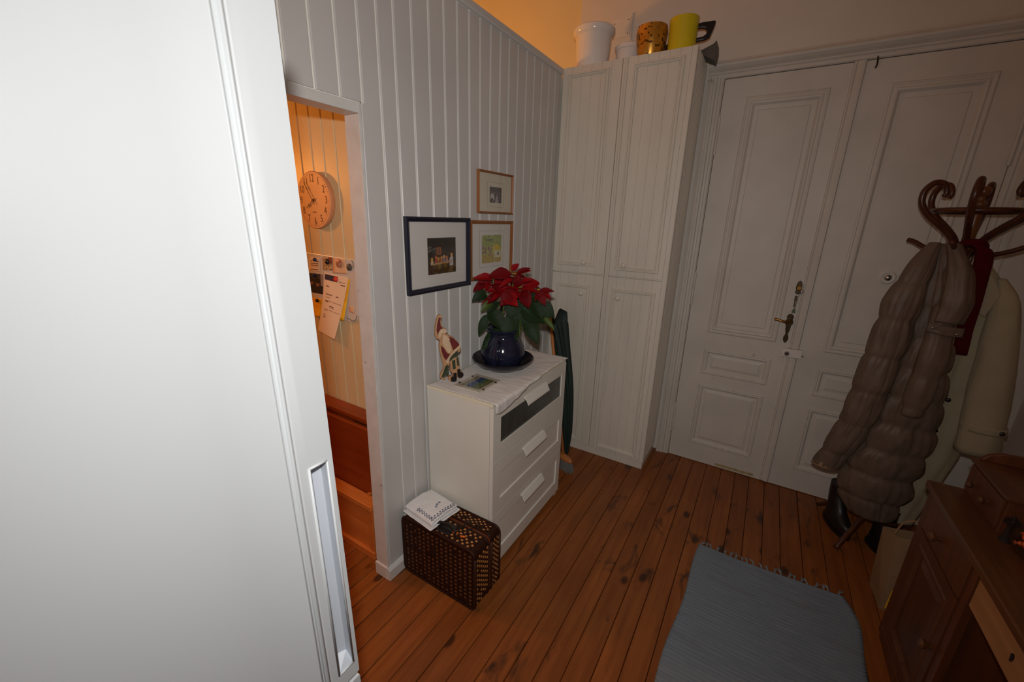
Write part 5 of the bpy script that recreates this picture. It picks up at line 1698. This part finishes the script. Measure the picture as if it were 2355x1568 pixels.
# pedestal at the far end
MB().box(DX + 0.012, XR - 0.03, 0.862, 0.880, 0.0, 0.752).build('side_panel', DESK_END, dk_, bevel=0.002)
MB().box(DX + 0.012, XR - 0.03, 0.402, 0.420, 0.0, 0.752).build('side_panel', DESK_END, dk_, bevel=0.002)
MB().box(DX, DX + 0.024, 0.838, 0.882, 0.0, 0.752).build('front_post', DESK_END, dk_, bevel=0.002)
MB().box(DX, DX + 0.024, 0.398, 0.432, 0.0, 0.752).build('front_post', DESK_END, dk_, bevel=0.002)
MB().box(DX - 0.006, DX + 0.024, 0.432, 0.838, 0.0, 0.060).build('plinth', DESK_END, dk_, bevel=0.002)


def fxm(a, b_, o):
    return (DX - o, a, b_)


def knob(par, y, z, x=DX):
    MB().lathe([(0, -0.034), (0.012, -0.033), (0.0175, -0.026), (0.016, -0.018), (0.009, -0.011), (0.008, 0)], (x, y, z), 18, 'x').build('knob', DESK, par, smooth='auto')


dw = MB().box(DX - 0.006, DX + 0.02, 0.436, 0.834, 0.600, 0.742).build('drawer', DESK_END, dk_, bevel=0.003)
knob(dw, 0.655, 0.668, DX - 0.006)
dp = MB()
dp.rings(0.436, 0.834, 0.064, 0.592, [(0, -0.02), (0, 0.004), (0.045, 0.004), (0.050, 0.009), (0.060, 0.009), (0.066, -0.006), (0.080, -0.006), (0.105, 0.002)], fxm)
dp = dp.build('door', DESK_END, dk_)
knob(dp, 0.462, 0.360, DX - 0.004)
# knee-hole with a paler drawer, near pedestal
cd_ = MB().box(DX + 0.004, DX + 0.40, -0.20, 0.392, 0.622, 0.735).build('drawer', DESK_LIGHT, dk_, bevel=0.002)
kh = MB().extrude([(0.150 + 0.007 * math.cos(t) * (1 if math.sin(t) > 0 else 0.6), 0.682 + 0.013 * math.sin(t)) for t in [k * math.pi / 6 for k in range(12)]], 'x', DX + 0.001, DX + 0.006)
kh.build('keyhole', BLACK, cd_)
MB().box(DX + 0.012, XR - 0.03, -0.26, -0.242, 0.0, 0.752).build('side_panel', DESK_END, dk_)
MB().box(DX + 0.012, XR - 0.03, -0.84, -0.822, 0.0, 0.752).build('side_panel', DESK_END, dk_)
MB().box(XR - 0.05, XR - 0.03, -0.242, 0.402, 0.2, 0.752).build('back_panel', DESK_END, dk_)
MB().box(DX, DX + 0.02, -0.822, -0.26, 0.05, 0.742).build('door', DESK_END, dk_, bevel=0.003)
# small drawer unit standing on the desk's far end
un = thing('drawer_box', 'small pine drawer unit with rounded back on the far end of the desk', 'drawer unit', (2.36, 0.75, 0.7805))
MB().box(2.150, XR - 0.014, 0.600, 0.884, 0.7805, 0.906).build('carcass', DESK_END, un, bevel=0.002)
MB().box(2.138, XR - 0.013, 0.592, 0.890, 0.906, 0.922).build('top_board', DESK, un, bevel=0.004)
ud = MB().box(2.143, 2.152, 0.612, 0.872, 0.796, 0.898).build('drawer', DESK_END, un, bevel=0.002)
for ky in (0.690, 0.795):
    MB().lathe([(0, -0.026), (0.009, -0.025), (0.013, -0.019), (0.011, -0.012), (0.006, -0.008), (0.006, 0)], (2.143, ky, 0.845), 16, 'x').build('knob', DESK, ud, smooth='auto')
prof = [(2.16, 0.922), (2.16, 0.930), (2.175, 0.948), (2.21, 0.962), (2.30, 0.968), (XR - 0.014, 0.972), (XR - 0.014, 0.922)]
MB().extrude(prof, 'y', 0.866, 0.884).build('rounded_back', DESK_END, un, bevel=0.003)

# ---- glass bowl with sweets, bristly ornament
BC = (2.214, 0.494, 0.7805)
tag(MB().lathe([(0, 0), (0.042, 0), (0.047, 0.004), (0.064, 0.018), (0.077, 0.040), (0.080, 0.062), (0.077, 0.063), (0.074, 0.042), (0.061, 0.022), (0.044, 0.010), (0, 0.008)], BC, 56).build('glass_bowl', BOWL_GLASS, smooth='auto'), 'clear glass bowl of wrapped sweets on the desk', 'bowl')
random.seed(21)
cols3 = [(CANDY_O, 'orange'), (CANDY_P, 'purple'), (CANDY_W, 'white'), (CANDY_O, 'orange')]
spots_ = []
for lay, (rr, nn, zz) in enumerate(((0.022, 3, 0.020), (0.044, 6, 0.034), (0.018, 2, 0.044), (0.044, 6, 0.054))):
    for k in range(nn):
        a = 2 * math.pi * k / nn + lay * 0.5
        spots_.append((rr * math.cos(a), rr * math.sin(a), zz))
for k, (px, py, pz) in enumerate(spots_):
    mt_, cn = cols3[(k * 7 + k // 3) % 4]
    Rw = Matrix.Translation((BC[0] + px, BC[1] + py, BC[2] + pz)) @ Matrix.Rotation(random.uniform(0, 3.1), 4, 'Z') @ Matrix.Rotation(random.uniform(-0.3, 0.3), 4, 'Y')
    sw = MB().lathe([(0.0075, -0.021), (0.003, -0.014), (0.0075, -0.011), (0.009, 0), (0.0075, 0.011), (0.003, 0.014), (0.0075, 0.021)], (0, 0, 0), 10, 'x')
    sw.v = [tuple(Rw @ Vector(p)) for p in sw.v]
    tag(sw.build('wrapped_sweet', mt_, smooth=True), '%s wrapped sweet in the glass bowl on the desk' % cn, 'sweet', 'sweets in the glass bowl')
bo_ = MB()
bo_.lathe([(0, 0), (0.016, 0.0), (0.012, 0.01), (0.007, 0.05), (0.012, 0.075), (0, 0.10)], (2.160, 0.570, 0.7805), 12)
for k in range(190):
    a, e = random.uniform(0, 6.28), random.uniform(-0.4, 1.5)
    d = Vector((math.cos(a) * math.cos(e), math.sin(a) * math.cos(e), math.sin(e)))
    c0 = Vector((2.160, 0.570, 0.850))
    if c0.y + d.y * 0.03 < 0.588:
        bo_.tube([c0, c0 + d * random.uniform(0.015, 0.022)], [0.0022, 0.0006], 4, False)
tag(bo_.build('bristly_ornament', BRISTLY), 'dark brown bristly ornament in front of the small drawer unit', 'ornament')
